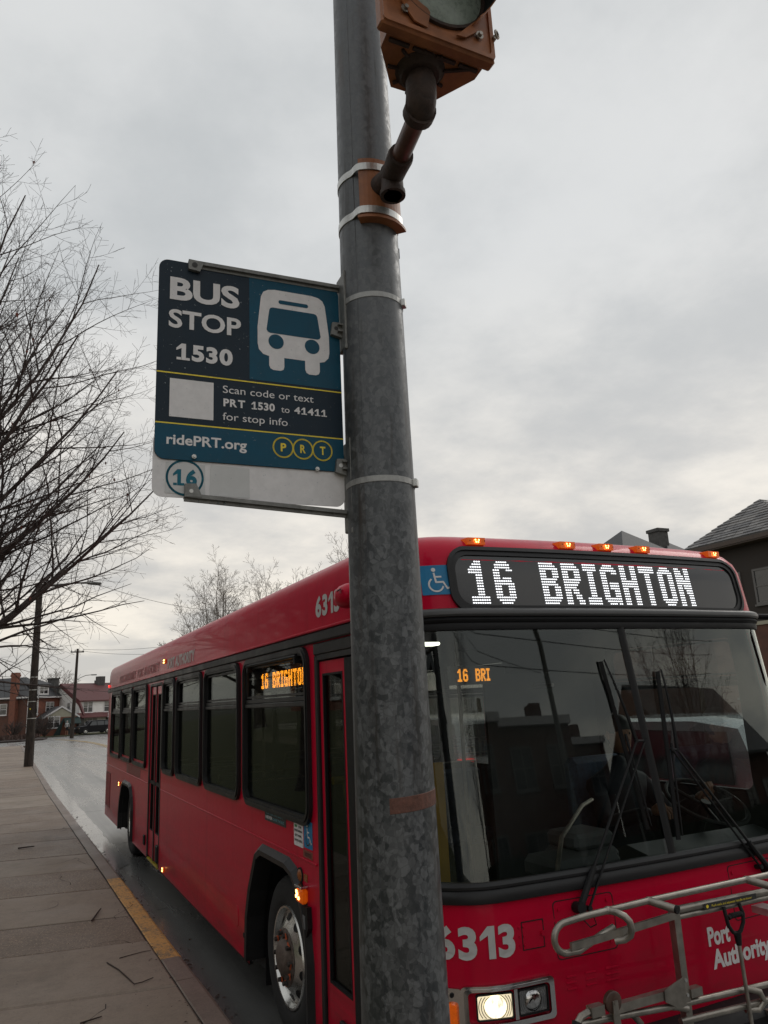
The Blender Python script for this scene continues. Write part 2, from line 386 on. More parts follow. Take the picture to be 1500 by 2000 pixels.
def inset(P, d, r):  # for rrect given by bounds
    a0 = min(p[0] for p in P); a1 = max(p[0] for p in P); b0 = min(p[1] for p in P); b1 = max(p[1] for p in P)
    return rrect(a0 + d, a1 - d, b0 + d, b1 - d, r, len(P) // 4 - 1)

_tx = {}
def digits(s, bold, serif):
    V, Fc, x = [], [], 0.
    for ch in s:
        if ch == ' ': x += .32; continue
        if ch == '1':
            t = .17 + bold * 1.1
            P = [(0, .70), (.26, 1), (.26 + t, 1), (.26 + t, 0), (.26, 0), (.26, .72), (.0, .56)]; F1 = [(0, 1, 5, 6), (1, 2, 3, 4, 5)]
            if serif: P = [(a + .02, b) for a, b in P] + [(.04, 0), (.26, 0), (.26, .15), (.04, .15), (.26 + t, 0), (.26 + t + .22, 0), (.26 + t + .22, .15), (.26 + t, .15)]; F1 += [(7, 8, 9, 10), (11, 12, 13, 14)]
            g = (P, F1, max(p[0] for p in P))
        else: g = glyphs(ch, bold)
        o = len(V); V += [(a + x, b) for a, b in g[0]]; Fc += [tuple(i + o for i in f) for f in g[1]]; x += g[2] + .10
    return V, Fc, x - .10
def glyphs(s, bold=0.):
    """outline letters as flat triangles: u along, v up, cap height 1"""
    if (s, bold) in _tx: return _tx[s, bold]
    def mk(t):
        cu = bpy.data.curves.new('t', 'FONT'); cu.body = t; cu.offset = bold; cu.resolution_u = 4
        ob = bpy.data.objects.new('t', cu); COL.objects.link(ob); dg = bpy.context.evaluated_depsgraph_get(); dg.update()
        me = bpy.data.meshes.new_from_object(ob.evaluated_get(dg)); V = [(v.co.x, v.co.y) for v in me.vertices]; Fc = [tuple(p.vertices) for p in me.polygons]
        bpy.data.objects.remove(ob); bpy.data.curves.remove(cu); bpy.data.meshes.remove(me); return V, Fc
    H, _ = mk('H'); cap = max(v[1] for v in H) - min(v[1] for v in H); b0 = min(v[1] for v in H)
    V, Fc = mk(s); a0 = min(v[0] for v in V); V = [((v[0] - a0) / cap, (v[1] - b0) / cap) for v in V]
    wd = max(v[0] for v in V); _tx[s, bold] = (V, Fc, wd); return _tx[s, bold]
def text(mb, s, cap, width, fn, bold=0., serif=True):
    """write s with cap height cap, squeezed to width (None = natural); fn(u, v) gives the world point"""
    V, Fc, wd = digits(s, bold, serif) if '1' in s else glyphs(s, bold); k = cap if width is None else width / wd
    mb.add([fn(v[0] * k, v[1] * cap) for v in V], Fc); return wd * k

FONT = {
'1': ["...###...", "..####...", ".#####...", "######...", "######...", "...###...", "...###...", "...###...", "...###...", "...###...", "...###...", "...###...", "...###...", "########.", "########.", "########."],
'6': ["..#####..", ".#######.", ".#######.", "###...###", "###......", "###......", "###.####.", "########.", "#########", "###...###", "###...###", "###...###", "###...###", "#########", ".#######.", "..#####.."],
'B': ["#######..", "########.", "#########", "###...###", "###...###", "###...###", "########.", "#######..", "########.", "###...###", "###...###", "###...###", "###...###", "#########", "########.", "#######.."],
'R': ["#######..", "########.", "#########", "###...###", "###...###", "###...###", "#########", "########.", "#######..", "######...", "###.###..", "###.###..", "###..###.", "###..###.", "###...###", "###...###"],
'I': ["#######", "#######", "#######", "..###..", "..###..", "..###..", "..###..", "..###..", "..###..", "..###..", "..###..", "..###..", "..###..", "#######", "#######", "#######"],
'G': ["..#####..", ".#######.", "#########", "###...###", "###......", "###......", "###......", "###.#####", "###.#####", "###.#####", "###...###", "###...###", "###...###", "#########", ".########", "..####.##"],
'H': ["###...###"] * 6 + ["#########"] * 3 + ["###...###"] * 7,
'T': ["#########"] * 3 + ["...###..."] * 13,
'O': ["..#####..", ".#######.", "#########"] + ["###...###"] * 10 + ["#########", ".#######.", "..#####.."],
'N': ["###...###", "####..###", "####..###", "#####.###", "#####.###", "#########", "#########", "###.#####", "###.#####", "###..####", "###..####", "###...###", "###...###", "###...###", "###...###", "###...###"]}
def led(name, s, fn, cols_w, mat_, parent, gap=2, space=13, dot=(.8, .5)):
    """one part per lit character; fn(c, r) with c in columns and r 0 (bottom) to 15"""
    c0 = 0
    for ch in s:
        if ch == ' ': c0 += space - gap; continue
        G = FONT[ch]; mb = MB()
        for r, row in enumerate(G):
            for c, x in enumerate(row):
                if x != '#': continue
                cc, rr = c0 + c, 15 - r; a, b = dot[0] / 2, dot[1] / 2
                mb.add([fn(cc - a, rr - b * .5), fn(cc - a * .6, rr - b), fn(cc + a * .6, rr - b), fn(cc + a, rr - b * .5), fn(cc + a, rr + b * .5), fn(cc + a * .6, rr + b), fn(cc - a * .6, rr + b), fn(cc - a, rr + b * .5)], [tuple(range(8))])
        mb.build(name, mat_, parent); c0 += len(G[0]) + gap
# ------------------------------------------------------------------ the setting
def sstep(t): t = max(0., min(1., t)); return t * t * (3 - 2 * t)
def gz(y): return -.6 * sstep((y - 50) / 60)
def sheet(name, xs, ys, z, m, kind='structure', xf=None):
    mb = MB(); nx = len(xs)
    for y in ys:
        for i, x in enumerate(xs): mb.v.append((x if xf is None else xf(x, y), y, z + gz(y)))
    for j in range(len(ys) - 1):
        for i in range(nx - 1):
            a = j * nx + i; mb.f.append((a, a + 1, a + 1 + nx, a + nx)); mb.m.append(0)
    return mb.build(name, m, None, kind=kind)
YS = [-400, -120, -40] + [y for y in range(-30, 130, 4)] + [140, 200, 400, 1200]
sheet('ground', [-900, -200, -60, -20, -8, 0, 8, 20, 60, 200, 900], YS, -.06, GROUND)
CX = [(-60, -.18), (2, -.264), (7, -.334), (18.4, -.519), (39.2, -.66), (56.5, -.80), (120, -1.2)]
def cx(y):
    for (a, b), (c, d) in zip(CX, CX[1:]):
        if y <= c: return b + (d - b) * (y - a) / (c - a)
    return CX[-1][1]
# road: a bedding sheet that shows in the joints, concrete slabs on it, plain surface beyond
JS = mat('joint_sealant', (.30, .30, .29), .6, 0, .15, 5)
road = sheet('road', [-1.0, 3.6, 7.3, 11.0], [-60, -30, -12, 0, 15, 30, 45, 57], -.012, JS)
edges = [-13 + 4.7 * k for k in range(16)]
for j in range(len(edges) - 1):
    for i, (xa, xb) in enumerate(((-1.0, 3.6), (3.6, 7.3), (7.3, 11.0))):
        y0, y1 = edges[j] + .006, edges[j + 1] - .006
        mb = MB(); dz = random.uniform(-.002, .002)
        n0, n1 = gz(y0), gz(y1)
        mb.add([(xa + .006, y0, n0 + dz), (xb - .006, y0, n0 - dz), (xb - .006, y1, n1 - dz), (xa + .006, y1, n1 + dz), (xa + .006, y0, n0 - .05), (xb - .006, y0, n0 - .05), (xb - .006, y1, n1 - .05), (xa + .006, y1, n1 - .05)],
               [(0, 1, 2, 3), (4, 7, 6, 5), (0, 4, 5, 1), (1, 5, 6, 2), (2, 6, 7, 3), (3, 7, 4, 0)])
        mb.build('slab', ROADM, road)
sheet('intersection', [-60, -20, -6, 0, 6, 11, 20, 60], [57.5] + list(range(60, 104, 4)), .0, ROADM)
sheet('cross_road', [-60, -20, 0, 20, 60], [-60, -40, -13.2], .0, ROADM)
# wet gutter
gm = MB(); ys = [7.6 + .35 * k for k in range(150)]
for k, y in enumerate(ys):
    w_ = .30 + .004 * y + random.uniform(-.03, .03) - (.2 if y < 8.3 else 0)
    gm.v += [(cx(y) - .02, y, .005 + gz(y)), (cx(y) + w_, y, .005 + gz(y))]
    if k: a = 2 * k; gm.f.append((a - 2, a - 1, a + 1, a)); gm.m.append(0)
gm.build('gutter', GUTTER, None, kind='structure')
# painted centre line (double yellow), beyond the rear of the bus
for off in (0, .22):
    mb = MB(); P = []
    for k in range(40):
        y = 14 + k * 1.7; x = 3.7 + off - .0016 * max(0, y - 48) ** 2 * .9
        P.append((x, y))
    for k, (x, y) in enumerate(P):
        mb.v += [(x, y, .009 + gz(y)), (x + .11, y, .009 + gz(y))]
        if k: a = 2 * k; mb.f.append((a - 2, a - 1, a + 1, a)); mb.m.append(0)
    mb.build('centre_line', YLINE, None, kind='structure')
# sidewalk slabs
side = sheet('sidewalk', [-2.28, -.45], [-14, 0, 7, 15, 30, 45, 56], .1435, JOINT, xf=lambda x, y: x if x < -1 else cx(y) - .10)
jy = [-13.5 + 1.3 * k for k in range(11)] + [.62, 1.86, 3.1, 4.35, 5.30, 6.66, 7.9, 9.13, 10.65, 11.9, 13.13]
while jy[-1] < 55: jy.append(jy[-1] + 1.32)
for k in range(len(jy) - 1):
    if jy[k + 1] <= jy[k] + .2: continue
    y0, y1 = jy[k], jy[k + 1]; g = .011
    mid = (y0 + y1) / 2; m = SLAB_B if (mid < 4.35 or 7.9 < mid < 9.2 or random.random() < .25) else SLAB_A
    sk = lambda x, y: y - .19 * (x + 1.58) * (1 if y < 12 else .4)
    xi0, xi1 = cx(y0) - .172, cx(y1) - .172; t = [random.uniform(-.003, .003) for _ in range(4)]
    if mid < 4.35: t = [v + .004 for v in t]
    mb = MB(); X0 = -2.25
    top = [(X0, sk(X0, y0) + g, .15 + t[0]), (xi0, sk(xi0, y0) + g, .15 + t[1]), (xi1, sk(xi1, y1) - g, .15 + t[2]), (X0, sk(X0, y1) - g, .15 + t[3])]
    b = .013; cxm = sum(p[0] for p in top) / 4; cym = sum(p[1] for p in top) / 4
    inn = [(p[0] + (b if p[0] < cxm else -b), p[1] + (b if p[1] < cym else -b), p[2]) for p in top]
    low = [(p[0], p[1], p[2] - .010) for p in top]; bot = [(p[0], p[1], .05) for p in top]
    mb.add(inn + low + bot, [(0, 1, 2, 3)] + [(i, i + 4, (i + 1) % 4 + 4, (i + 1) % 4) for i in range(4)] + [(i + 4, i + 8, (i + 1) % 4 + 8, (i + 1) % 4 + 4) for i in range(4)])
    mb.build('slab', m, side)
ck = MB(); rn = random.Random(12)
for (x, y, a, n) in ((-1.5, 5.9, .2, 9), (-.9, 6.9, 1.2, 8), (-1.2, 8.4, -.1, 8), (-.6, 4.0, 1.5, 7), (-1.3, 2.2, .5, 8), (-.75, 11.4, 1.3, 9), (-1.7, 12.4, .1, 9), (-.62, 5.0, 1.6, 9), (-.58, 7.6, 1.65, 12)):
    for k in range(n):
        a += rn.gauss(0, .35); L = rn.uniform(.05, .12); x2, y2 = x + math.cos(a) * L, y + math.sin(a) * L; w = rn.uniform(.0015, .004); nx_, ny_ = -math.sin(a) * w, math.cos(a) * w
        ck.add([(x - nx_, y - ny_, .1555), (x + nx_, y + ny_, .1555), (x2 + nx_, y2 + ny_, .1555), (x2 - nx_, y2 - ny_, .1555)], [(0, 1, 2, 3)]); x, y = x2, y2
o = ck.build('sidewalk_cracks', JOINT, None, kind='stuff'); o['label'] = 'hairline cracks in the sidewalk slabs'
# curb stones
curb = MB(); curb.box(-.9, -.28, 56.3, 56.5, -.2, .1); curb = curb.build('curb', CURBM, None, kind='structure')
ce = [-14, -11, -8, -5, -2, .6, 2.99, 3.56, 5.1, 6.96, 9.6, 12.1, 15, 18, 21, 24, 27, 30, 33, 36, 39, 42, 45, 48, 51, 54, 56.3]
for k in range(len(ce) - 1):
    y0, y1 = ce[k], ce[k + 1]; paint = 3.5 < y0 < 6.9; g = .004 if not (2.9 < y0 < 3.0 or 3.5 < y0 < 3.6) else .001
    mb = MB(); n = max(2, int((y1 - y0) / .35)); prof = [(-.166, -.2), (-.166, .143), (-.158, .150), (-.03, .1495), (-.008, .141), (0, .12), (.012, -.2)]
    for j in range(n + 1):
        y = y0 + g + (y1 - y0 - 2 * g) * j / n
        for a, b in prof: mb.v.append((cx(y) + a + random.uniform(-.0025, .0025), y, b + (random.uniform(-.0015, .0015) if b > 0 else 0)))
    m_ = len(prof)
    for j in range(n):
        for i in range(m_ - 1):
            a = j * m_ + i; mb.f.append((a, a + 1, a + 1 + m_, a + m_)); mb.m.append(0)
    mb.f.append(tuple(range(m_))[::-1]); mb.m.append(0); e = n * m_; mb.f.append(tuple(range(e, e + m_))); mb.m.append(0)
    mb.build('curb_stone', YCURB if paint else CURBM, curb, label='curb stone with worn yellow paint' if paint else None)
# lawns and beds
lm = MB(); xs = [-2.25, -2.6, -3.2, -5, -8, -12, -20, -45]; zs = [.12, .17, .20, .45, 1.0, 1.5, 1.9, 2.2]
yl = [-13] + list(range(-10, 56, 3))
for y in yl:
    for x, z in zip(xs, zs): lm.v.append((x, y, z + (0 if x > -2.5 else random.uniform(-.03, .03))))
for j in range(len(yl) - 1):
    for i in range(len(xs) - 1):
        a = j * len(xs) + i; lm.f.append((a, a + 1, a + 1 + len(xs), a + len(xs))); lm.m.append(0)
lm.build('lawn', GRASS, None, smooth=True, kind='structure')
sheet('far_lawn', [-40, -10, 0, 8, 14, 40], [104, 108, 112, 120, 150], .03, GRASS)
sheet('right_lawn', [13.2, 18, 30, 60], [-13, 0, 20, 40, 56], .12, GRASS)
rs = sheet('right_sidewalk', [11.18, 13.2], [-13, 0, 20, 40, 56], .13, SLAB_B)
mb = MB(); mb.box(11.0, 11.17, -13, 56, -.2, .14, b=.01); mb.build('right_curb', CURBM, None, kind='structure')
# raised garden bed across the side street
mb = MB()
P = [(-14, 79), (-9, 77.6), (-4, 77.2), (-.6, 78.4), (1.4, 82), (2.0, 88), (1.0, 96), (-14, 100)]
mb.prism(P, lambda a, b: (a, b, gz(b) - .05), lambda a, b: (a, b, gz(b) + .16)); mb.build('garden_bed', SOIL, None, kind='structure')
bed = MB()
for k in range(1500):
    x = random.uniform(-12, 1.2); y = random.uniform(79, 95)
    if x > -1 + (y - 78) * .25: continue
    z = gz(y) + .14; h = random.uniform(.15, .6)
    for q in range(2):
        a = random.uniform(0, 6.28); s_ = random.uniform(.08, .25)
        bed.add([(x, y, z), (x + math.cos(a) * s_, y + math.sin(a) * s_, z + h * .6), (x + math.cos(a + .5) * s_ * .8, y + math.sin(a + .5) * s_, z + h)], [(0, 1, 2)])
o = bed.build('low_brown_planting', mat('dead_foliage', (.06, .035, .028), .9, 0, .4, 3), None, kind='stuff'); o['label'] = 'low mass of dark brown dead plants in the far corner bed'

# ------------------------------------------------------------------ trees
def tree_mesh(seed, height, spread, limbs, lv, r0, trunk_h, start=(0, 0, 0), side_bias=None, twig_r=.004, curve=.25, ksc=1., sides=(7, 5, 3, 3, 3), dens=1.):
    rnd = random.Random(seed); trunk = MB(); crown = MB()
    def perp(d, ang, az):
        a = d.orthogonal().normalized(); b = d.cross(a); v = a * math.cos(az) + b * math.sin(az); return (d * math.cos(ang) + v * math.sin(ang)).normalized()
    def branch(p, d, L, r, lvl, az0):
        n = [9, 7, 5, 4, 3][min(lvl, 4)]; pts = [p.copy()]; rs = [r]; q = p.copy(); dd = d.copy(); marks = []
        for i in range(n):
            t = (i + 1) / n
            upt = [.10, .065, .03, .015, .01][min(lvl, 4)] * curve * 4; jt = [.06, .075, .085, .10, .1][min(lvl, 4)]
            dd = (dd + Vector((rnd.gauss(0, jt), rnd.gauss(0, jt), rnd.gauss(0, jt * .8) + upt * .5))).normalized()
            q = q + dd * (L / n); pts.append(q.copy()); rs.append(max(twig_r * .6, r * (1 - .82 * t))); marks.append((q.copy(), dd.copy(), t, rs[-1]))
        crown.tube(pts, rs, sides[min(lvl, 4)], caps=False)
        if lvl >= lv: return
        nc = [14, 8, 5, 4][lvl] * dens
        for k in range(int(nc)):
            t = .14 + .80 * (k + rnd.random() * .8) / nc; t = min(t, .97); i = int(t * n); f = t * n - i
            a, b = pts[i], pts[min(i + 1, n)]; pp = a.lerp(b, f); bd = (b - a).normalized()
            rr = rs[i] * (1 - f) + rs[min(i + 1, n)] * f
            az = az0 + k * 2.4 + rnd.uniform(-.4, .4)
            nd_ = perp(bd, rnd.uniform(.5, .9) if lvl < 1 else rnd.uniform(.6, 1.1), az)
            if lvl >= 0: nd_ = (nd_ + Vector((0, 0, .10))).normalized()
            cl_ = L * [.52, .46, .46, .5][lvl] * (1.05 - .62 * t) * rnd.uniform(.75, 1.2)
            branch(pp, nd_, cl_, min(rr * .72, max(twig_r, rr * .6)), lvl + 1, rnd.uniform(0, 6.28))
    s0 = Vector(start); pts = []; rs = []; n = 8; q = s0.copy(); dd = Vector((0, 0, 1))
    for i in range(n + 1):
        pts.append(q.copy()); rs.append(r0 * (1.35 if i == 0 else 1 - .45 * i / n)); dd = (dd + Vector((rnd.gauss(0, .03), rnd.gauss(0, .03), 0))).normalized(); q = q + dd * trunk_h / n
    trunk.tube(pts, rs, 12)
    for k in range(limbs):
        t = .52 + .48 * k / max(1, limbs - 1); i = min(int(t * n), n - 1); pp = pts[i].lerp(pts[i + 1], t * n - i)
        az = k * 2.4 + rnd.uniform(-.3, .3) if side_bias is None else side_bias[k % len(side_bias)] + rnd.uniform(-.25, .25)
        el = R(22 + 58 * (k / max(1, limbs - 1)) ** .9) + rnd.uniform(-.06, .06)
        d = Vector((math.cos(az) * math.cos(el), math.sin(az) * math.cos(el), math.sin(el)))
        L = spread * (1 - sstep((math.degrees(el) - 30) / 60)) + (height - trunk_h) * sstep((math.degrees(el) - 30) / 60)
        branch(pp, d, L * rnd.uniform(.92, 1.04), r0 * .34 * (1 - .3 * t), 0, rnd.uniform(0, 6.28))
    return trunk, crown
def tree(label, loc, height, spread, limbs, lv, r0, trunk_h, seed, barkm, group=None, name='bare_tree', **k):
    root = thing(name, label, 'tree', loc, group); tr, crn = tree_mesh(seed, height, spread, limbs, lv, r0, trunk_h, start=loc, **k)
    tr.build('trunk', barkm, root, smooth=True); crn.build('crown', barkm, root); return root, crn
near, ncr = tree('large bare tree whose branches fan in from the left edge beside the sidewalk', (-4.1, 12.6, .2), 13.1, 6.8, 21, 3, .25, 4.2, 11, BARK, twig_r=.0044,
            side_bias=[-.3, .5, 1.6, -1.3, .1, 2.9, -.7, .9, -2.2], dens=1.08)
lf = MB(); rnd = random.Random(5)
cands = [v for v in ncr.v if v[0] > -2.6 and v[2] > 4.0]
for k in range(60):
    x, y, z = rnd.choice(cands)
    a = rnd.uniform(0, 6.28); s_ = rnd.uniform(.03, .05); c_, n_ = math.cos(a) * s_, math.sin(a) * s_
    lf.add([(x, y, z), (x + c_ * .6, y + n_ * .6, z - s_ * .5), (x + c_ * .3, y + n_ * .3, z - s_ * 2), (x - c_ * .5, y - n_ * .5, z - s_ * .7)], [(0, 1, 2, 3)])
lf.build('dead_leaves', LEAF, near, kind='stuff')
FG = 'bare trees standing beyond the bus'
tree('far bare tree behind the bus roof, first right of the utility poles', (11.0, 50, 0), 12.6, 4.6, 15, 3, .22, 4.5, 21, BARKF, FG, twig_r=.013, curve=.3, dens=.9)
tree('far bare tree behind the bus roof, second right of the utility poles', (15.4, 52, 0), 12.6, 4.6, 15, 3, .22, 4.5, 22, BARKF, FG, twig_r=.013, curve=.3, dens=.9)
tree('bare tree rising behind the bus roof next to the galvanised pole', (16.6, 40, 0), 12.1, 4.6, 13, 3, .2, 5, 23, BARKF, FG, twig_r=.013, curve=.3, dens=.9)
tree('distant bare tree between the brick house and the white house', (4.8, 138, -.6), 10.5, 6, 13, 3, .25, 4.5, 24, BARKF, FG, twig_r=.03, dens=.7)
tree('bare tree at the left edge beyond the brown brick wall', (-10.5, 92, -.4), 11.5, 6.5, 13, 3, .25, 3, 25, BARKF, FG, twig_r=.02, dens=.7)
def shrub(label, loc, h, seed, n=40):
    root = thing('bare_shrub', label, 'shrub', loc, 'bare shrubs in front of the brick house'); mb = MB(); rn = random.Random(seed)
    for k in range(n):
        a = rn.uniform(0, 6.28); e = rn.uniform(.7, 1.5); p = Vector(loc); d = Vector((math.cos(a) * math.cos(e), math.sin(a) * math.cos(e), math.sin(e))); pts = [p]
        for i in range(5):
            d = (d + Vector((rn.gauss(0, .25), rn.gauss(0, .25), .05))).normalized(); p = p + d * h / 5 * rn.uniform(.8, 1.2); pts.append(p)
            if i > 1:
                d2 = (d + Vector((rn.gauss(0, .6), rn.gauss(0, .6), rn.gauss(0, .4)))).normalized(); mb.tube([p, p + d2 * h * .2, p + d2 * h * .35 + Vector((0, 0, .05))], [.018, .014, .01], 3, False)
        mb.tube(pts, [.035, .03, .026, .022, .018, .012], 3, False)
    mb.build('branches', BARK, root)
shrub('bare brown shrub in front of the brick house corner window', (1.5, 106, gz(106)), 2.5, 1, 60)
shrub('bare shrub against the brick side wall at the left', (-1.2, 104.5, gz(104)), 1.8, 2, 60)
shrub('small bare shrub left of the porch window', (2.3, 105, gz(105)), 2.1, 3, 50)

# ------------------------------------------------------------------ houses
def TM(x, y, z, deg): return Matrix.Translation((x, y, z)) @ Matrix.Rotation(R(deg), 4, 'Z')
def xf(mb, M): mb.v = [tuple(M @ Vector(v)) for v in mb.v]; return mb
LEFT = Matrix.Rotation(R(-90), 4, 'Z')       # local front frame -> left side wall (x=0 facing -x); u runs towards -y
def win(root, M, x, z, w, h, lights=1, fm=None, blind=True, grid=True):
    """window on the plane y=0 facing -y"""
    fm = fm or TRIMW; f = MB(); e = .09
    f.ring([(x, z), (x + w, z), (x + w, z + h), (x, z + h)], [(x + e, z + e), (x + w - e, z + e), (x + w - e, z + h - e), (x + e, z + h - e)], lambda a, b: (a, -.06, b), lambda a, b: (a, .02, b))
    f.box(x - .06, x + w + .06, -.11, .0, z - .08, z)
    for k in range(1, lights): xx = x + w * k / lights; f.box(xx - .05, xx + .05, -.055, 0, z + e, z + h - e)
    f.box(x + e, x + w - e, -.05, 0, z + h * .5 - .03, z + h * .5 + .03)
    o = xf(f, M).build('window', fm, root)
    p = MB(); p.box(x + e, x + w - e, -.02, -.012, z + e, z + h - e); xf(p, M).build('pane', WINB, o)
    if blind: b = MB(); b.box(x + e + .02, x + w - e - .02, -.03, -.022, z + h * .62, z + h - e); xf(b, M).build('blind', CURT, o)
def hip(w, d, e, rise, ov, x0=0, y0=0, flat=0.):
    mb = MB(); a0, a1, b0, b1 = x0 - ov, x0 + w + ov, y0 - ov, y0 + d + ov; m = min(a1 - a0, b1 - b0) / 2
    if a1 - a0 > b1 - b0: r = [(a0 + m, (b0 + b1) / 2), (a1 - m, (b0 + b1) / 2)]
    else: r = [((a0 + a1) / 2, b0 + m), ((a0 + a1) / 2, b1 - m)]
    V = [(a0, b0, e), (a1, b0, e), (a1, b1, e), (a0, b1, e), (a0, b0, e + .12), (a1, b0, e + .12), (a1, b1, e + .12), (a0, b1, e + .12), (*r[0], e + rise), (*r[1], e + rise)]
    F = [(0, 3, 2, 1), (0, 1, 5, 4), (1, 2, 6, 5), (2, 3, 7, 6), (3, 0, 4, 7)]
    F += [(4, 5, 9, 8), (5, 6, 9), (6, 7, 8, 9), (7, 4, 8)] if a1 - a0 > b1 - b0 else [(4, 5, 8), (5, 6, 9, 8), (6, 7, 9), (7, 4, 8, 9)]
    return mb.add(V, F)
def gable(w, d, e, rise, ov, x0=0, y0=0, axis='x', t=.14):
    """roof slab with its ridge along axis"""
    mb = MB()
    if axis == 'x': prof = [(y0 - ov, e - .1), (y0 + d / 2, e + rise), (y0 + d + ov, e - .1), (y0 + d + ov, e - .1 + t), (y0 + d / 2, e + rise + t), (y0 - ov, e - .1 + t)]; f = lambda x: (lambda a, b: (x, a, b)); c0, c1 = x0 - ov * .6, x0 + w + ov * .6
    else: prof = [(x0 - ov, e - .1), (x0 + w / 2, e + rise), (x0 + w + ov, e - .1), (x0 + w + ov, e - .1 + t), (x0 + w / 2, e + rise + t), (x0 - ov, e - .1 + t)]; f = lambda y: (lambda a, b: (a, y, b)); c0, c1 = y0 - ov * .6, y0 + d + ov * .6
    n = 6; vs = [f(c0)(*p) for p in prof] + [f(c1)(*p) for p in prof]
    return mb.add(vs, [(0, 1, 4, 5), (1, 2, 3, 4), (6, 11, 10, 7), (7, 10, 9, 8)] + [(i, i + 6, (i + 1) % 6 + 6, (i + 1) % 6) for i in range(6)])
# brick house, its near corner towards the camera
bh = thing('brick_house', 'orange brick house with dark hipped roof, tall chimney and dormer, far left', 'house', (.2, 112, -.58)); M = TM(.2, 112, -.58, 48)
mb = MB(); mb.box(0, 6.6, 0, 12, 0, 5.1); xf(mb, M).build('wall', BRICK, bh)
mb = MB(); mb.box(-.012, -.001, .02, 12, .05, 5.05); xf(mb, M).build('side_veneer', BRICKD, bh)  # darker veneer over the left face of the brick wall
xf(hip(6.6, 12, 5.1, 2.9, .45), M).build('roof', ROOFD, bh)
g = MB(); g.box(-.5, 7.1, -.5, -.42, 5.0, 5.2); g.box(-.5, -.42, -.41, 12.4, 5.0, 5.2); xf(g, M).build('gutter', TRIMW, bh)
c = MB(); c.box(-.62, -.02, 1.4, 2.35, 0, 7.9); c.box(-.7, .06, 1.32, 2.43, 7.9, 8.2); c.box(-.64, 0, 1.38, 2.37, 8.2, 8.45); xf(c, M).build('chimney', BRICK, bh)
d = MB(); d.box(1.9, 3.9, -.1, 2.0, 5.35, 6.75); xf(d, M).build('dormer', TRIMW, bh); xf(hip(2.0, 3.0, 6.75, .8, .3, 1.9, -.1), M).build('dormer_roof', ROOFD, bh)
win(bh, M @ Matrix.Translation((0, -.1, 0)), 2.05, 5.5, 1.7, 1.15, 2)
for x in (.5, 3.6): win(bh, M, x, 2.9, 1.6, 1.55, 2)
win(bh, M, .5, .9, 1.5, 1.5, 2)
ML = M @ LEFT
for u, z in ((-4.4, 2.9), (-7.6, 2.9), (-7.6, .7), (-10.6, 2.9), (-10.6, .7)): win(bh, ML, u, z, 1.2, 1.5, 1)
for a in (.06,): dp = MB(); dp.tube([(a, -.08, 5.0), (a, -.08, 0)], .06, 6); xf(dp, M).build('downpipe', TRIMW, bh)
dp = MB(); dp.tube([(6.5, -.08, 5.0), (6.5, -.08, 2.6)], .06, 6); xf(dp, M).build('downpipe', TRIMW, bh)
# porch wing with its gable to the street
M2 = TM(2.35, 107.6, -.56, 6)
mb = MB(); mb.box(.1, 3.9, 0, 6.5, 0, 2.3); xf(mb, M2).build('porch_wall', BRICK, bh)
mb = MB(); mb.prism([(.0, 2.3), (4.0, 2.3), (2.0, 3.45)], lambda a, b: (a, .02, b), lambda a, b: (a, .3, b)); xf(mb, M2).build('porch_gable', CREAM, bh)
xf(gable(3.8, 6.2, 2.3, 1.3, .35, .1, .2, 'y', .12), M2).build('porch_roof', ROOFD, bh)
v = MB(); 
for s_ in (0, 1):
    pa = [(-.3, 2.12), (-.3, 2.34), (2.0, 3.74), (2.0, 3.52)] if not s_ else [(4.3, 2.12), (4.3, 2.34), (2.0, 3.74), (2.0, 3.52)]
    v.prism(pa, lambda a, b: (a, -.12, b), lambda a, b: (a, -.02, b))
xf(v, M2).build('bargeboard', TRIMW, bh)
win(bh, M2, .35, .95, 1.5, 1.5, 2)
aw = MB(); aw.prism([(0, 2.2), (-1.2, 1.45), (-1.2, 1.38), (0, 2.12)], lambda a, b: (2.3, a, b), lambda a, b: (4.3, a, b)); aw.prism([(2.2, 2.15), (2.28, 2.15), (1.85, 0), (1.1, 0)], lambda a, b: (a, -.5, b), lambda a, b: (a, -.1, b)); xf(aw, M2).build('awning', AWN, bh)
dr = MB(); dr.box(2.9, 3.7, -.05, 0, .05, 2.05); xf(dr, M2).build('door', DARK, bh)
# white house with the red roof
wh = thing('white_house', 'white stucco house with steep red roof and stone chimneys', 'house', (6.8, 112, -.6)); M = TM(6.8, 112, -.6, 26)
mb = MB(); mb.box(0, 9.5, 0, 10, 0, 4.35); mb.prism([(0, 4.35), (10, 4.35), (5, 6.8)], lambda a, b: (0, a, b), lambda a, b: (9.5, a, b)); xf(mb, M).build('wall', STUCCO, wh)
xf(gable(9.5, 10, 4.35, 2.45, .3, 0, 0, 'x', .16), M).build('roof', ROOFR, wh)
# the roof edge that sweeps down over the left gable
sw = MB(); sw.prism([(5, 6.8), (-.4, 4.15), (-1.6, 2.5), (-1.3, 2.4), (0, 3.9), (5, 6.45)], lambda a, b: (-.25, a, b), lambda a, b: (-.02, a, b)); xf(sw, M).build('sweeping_bargeboard', ROOFR, wh)
c = MB(); c.box(-.95, -.26, 5.3, 7.2, 0, 7.6); c.box(-1.05, -.2, 5.2, 7.3, 7.6, 7.8); xf(c, M).build('chimney', STONE, wh)
c = MB(); c.box(5.2, 6.3, 4.2, 5.2, 5.8, 7.35); c.box(5.3, 5.6, 4.5, 4.8, 7.35, 7.65); c.box(5.9, 6.2, 4.5, 4.8, 7.35, 7.6); xf(c, M).build('chimney', STONE, wh)
for x, w_, l_ in ((.5, 1.5, 2), (3.7, .9, 1), (6.4, 1.5, 2)): win(wh, M, x, 2.75, w_, 1.5, l_)
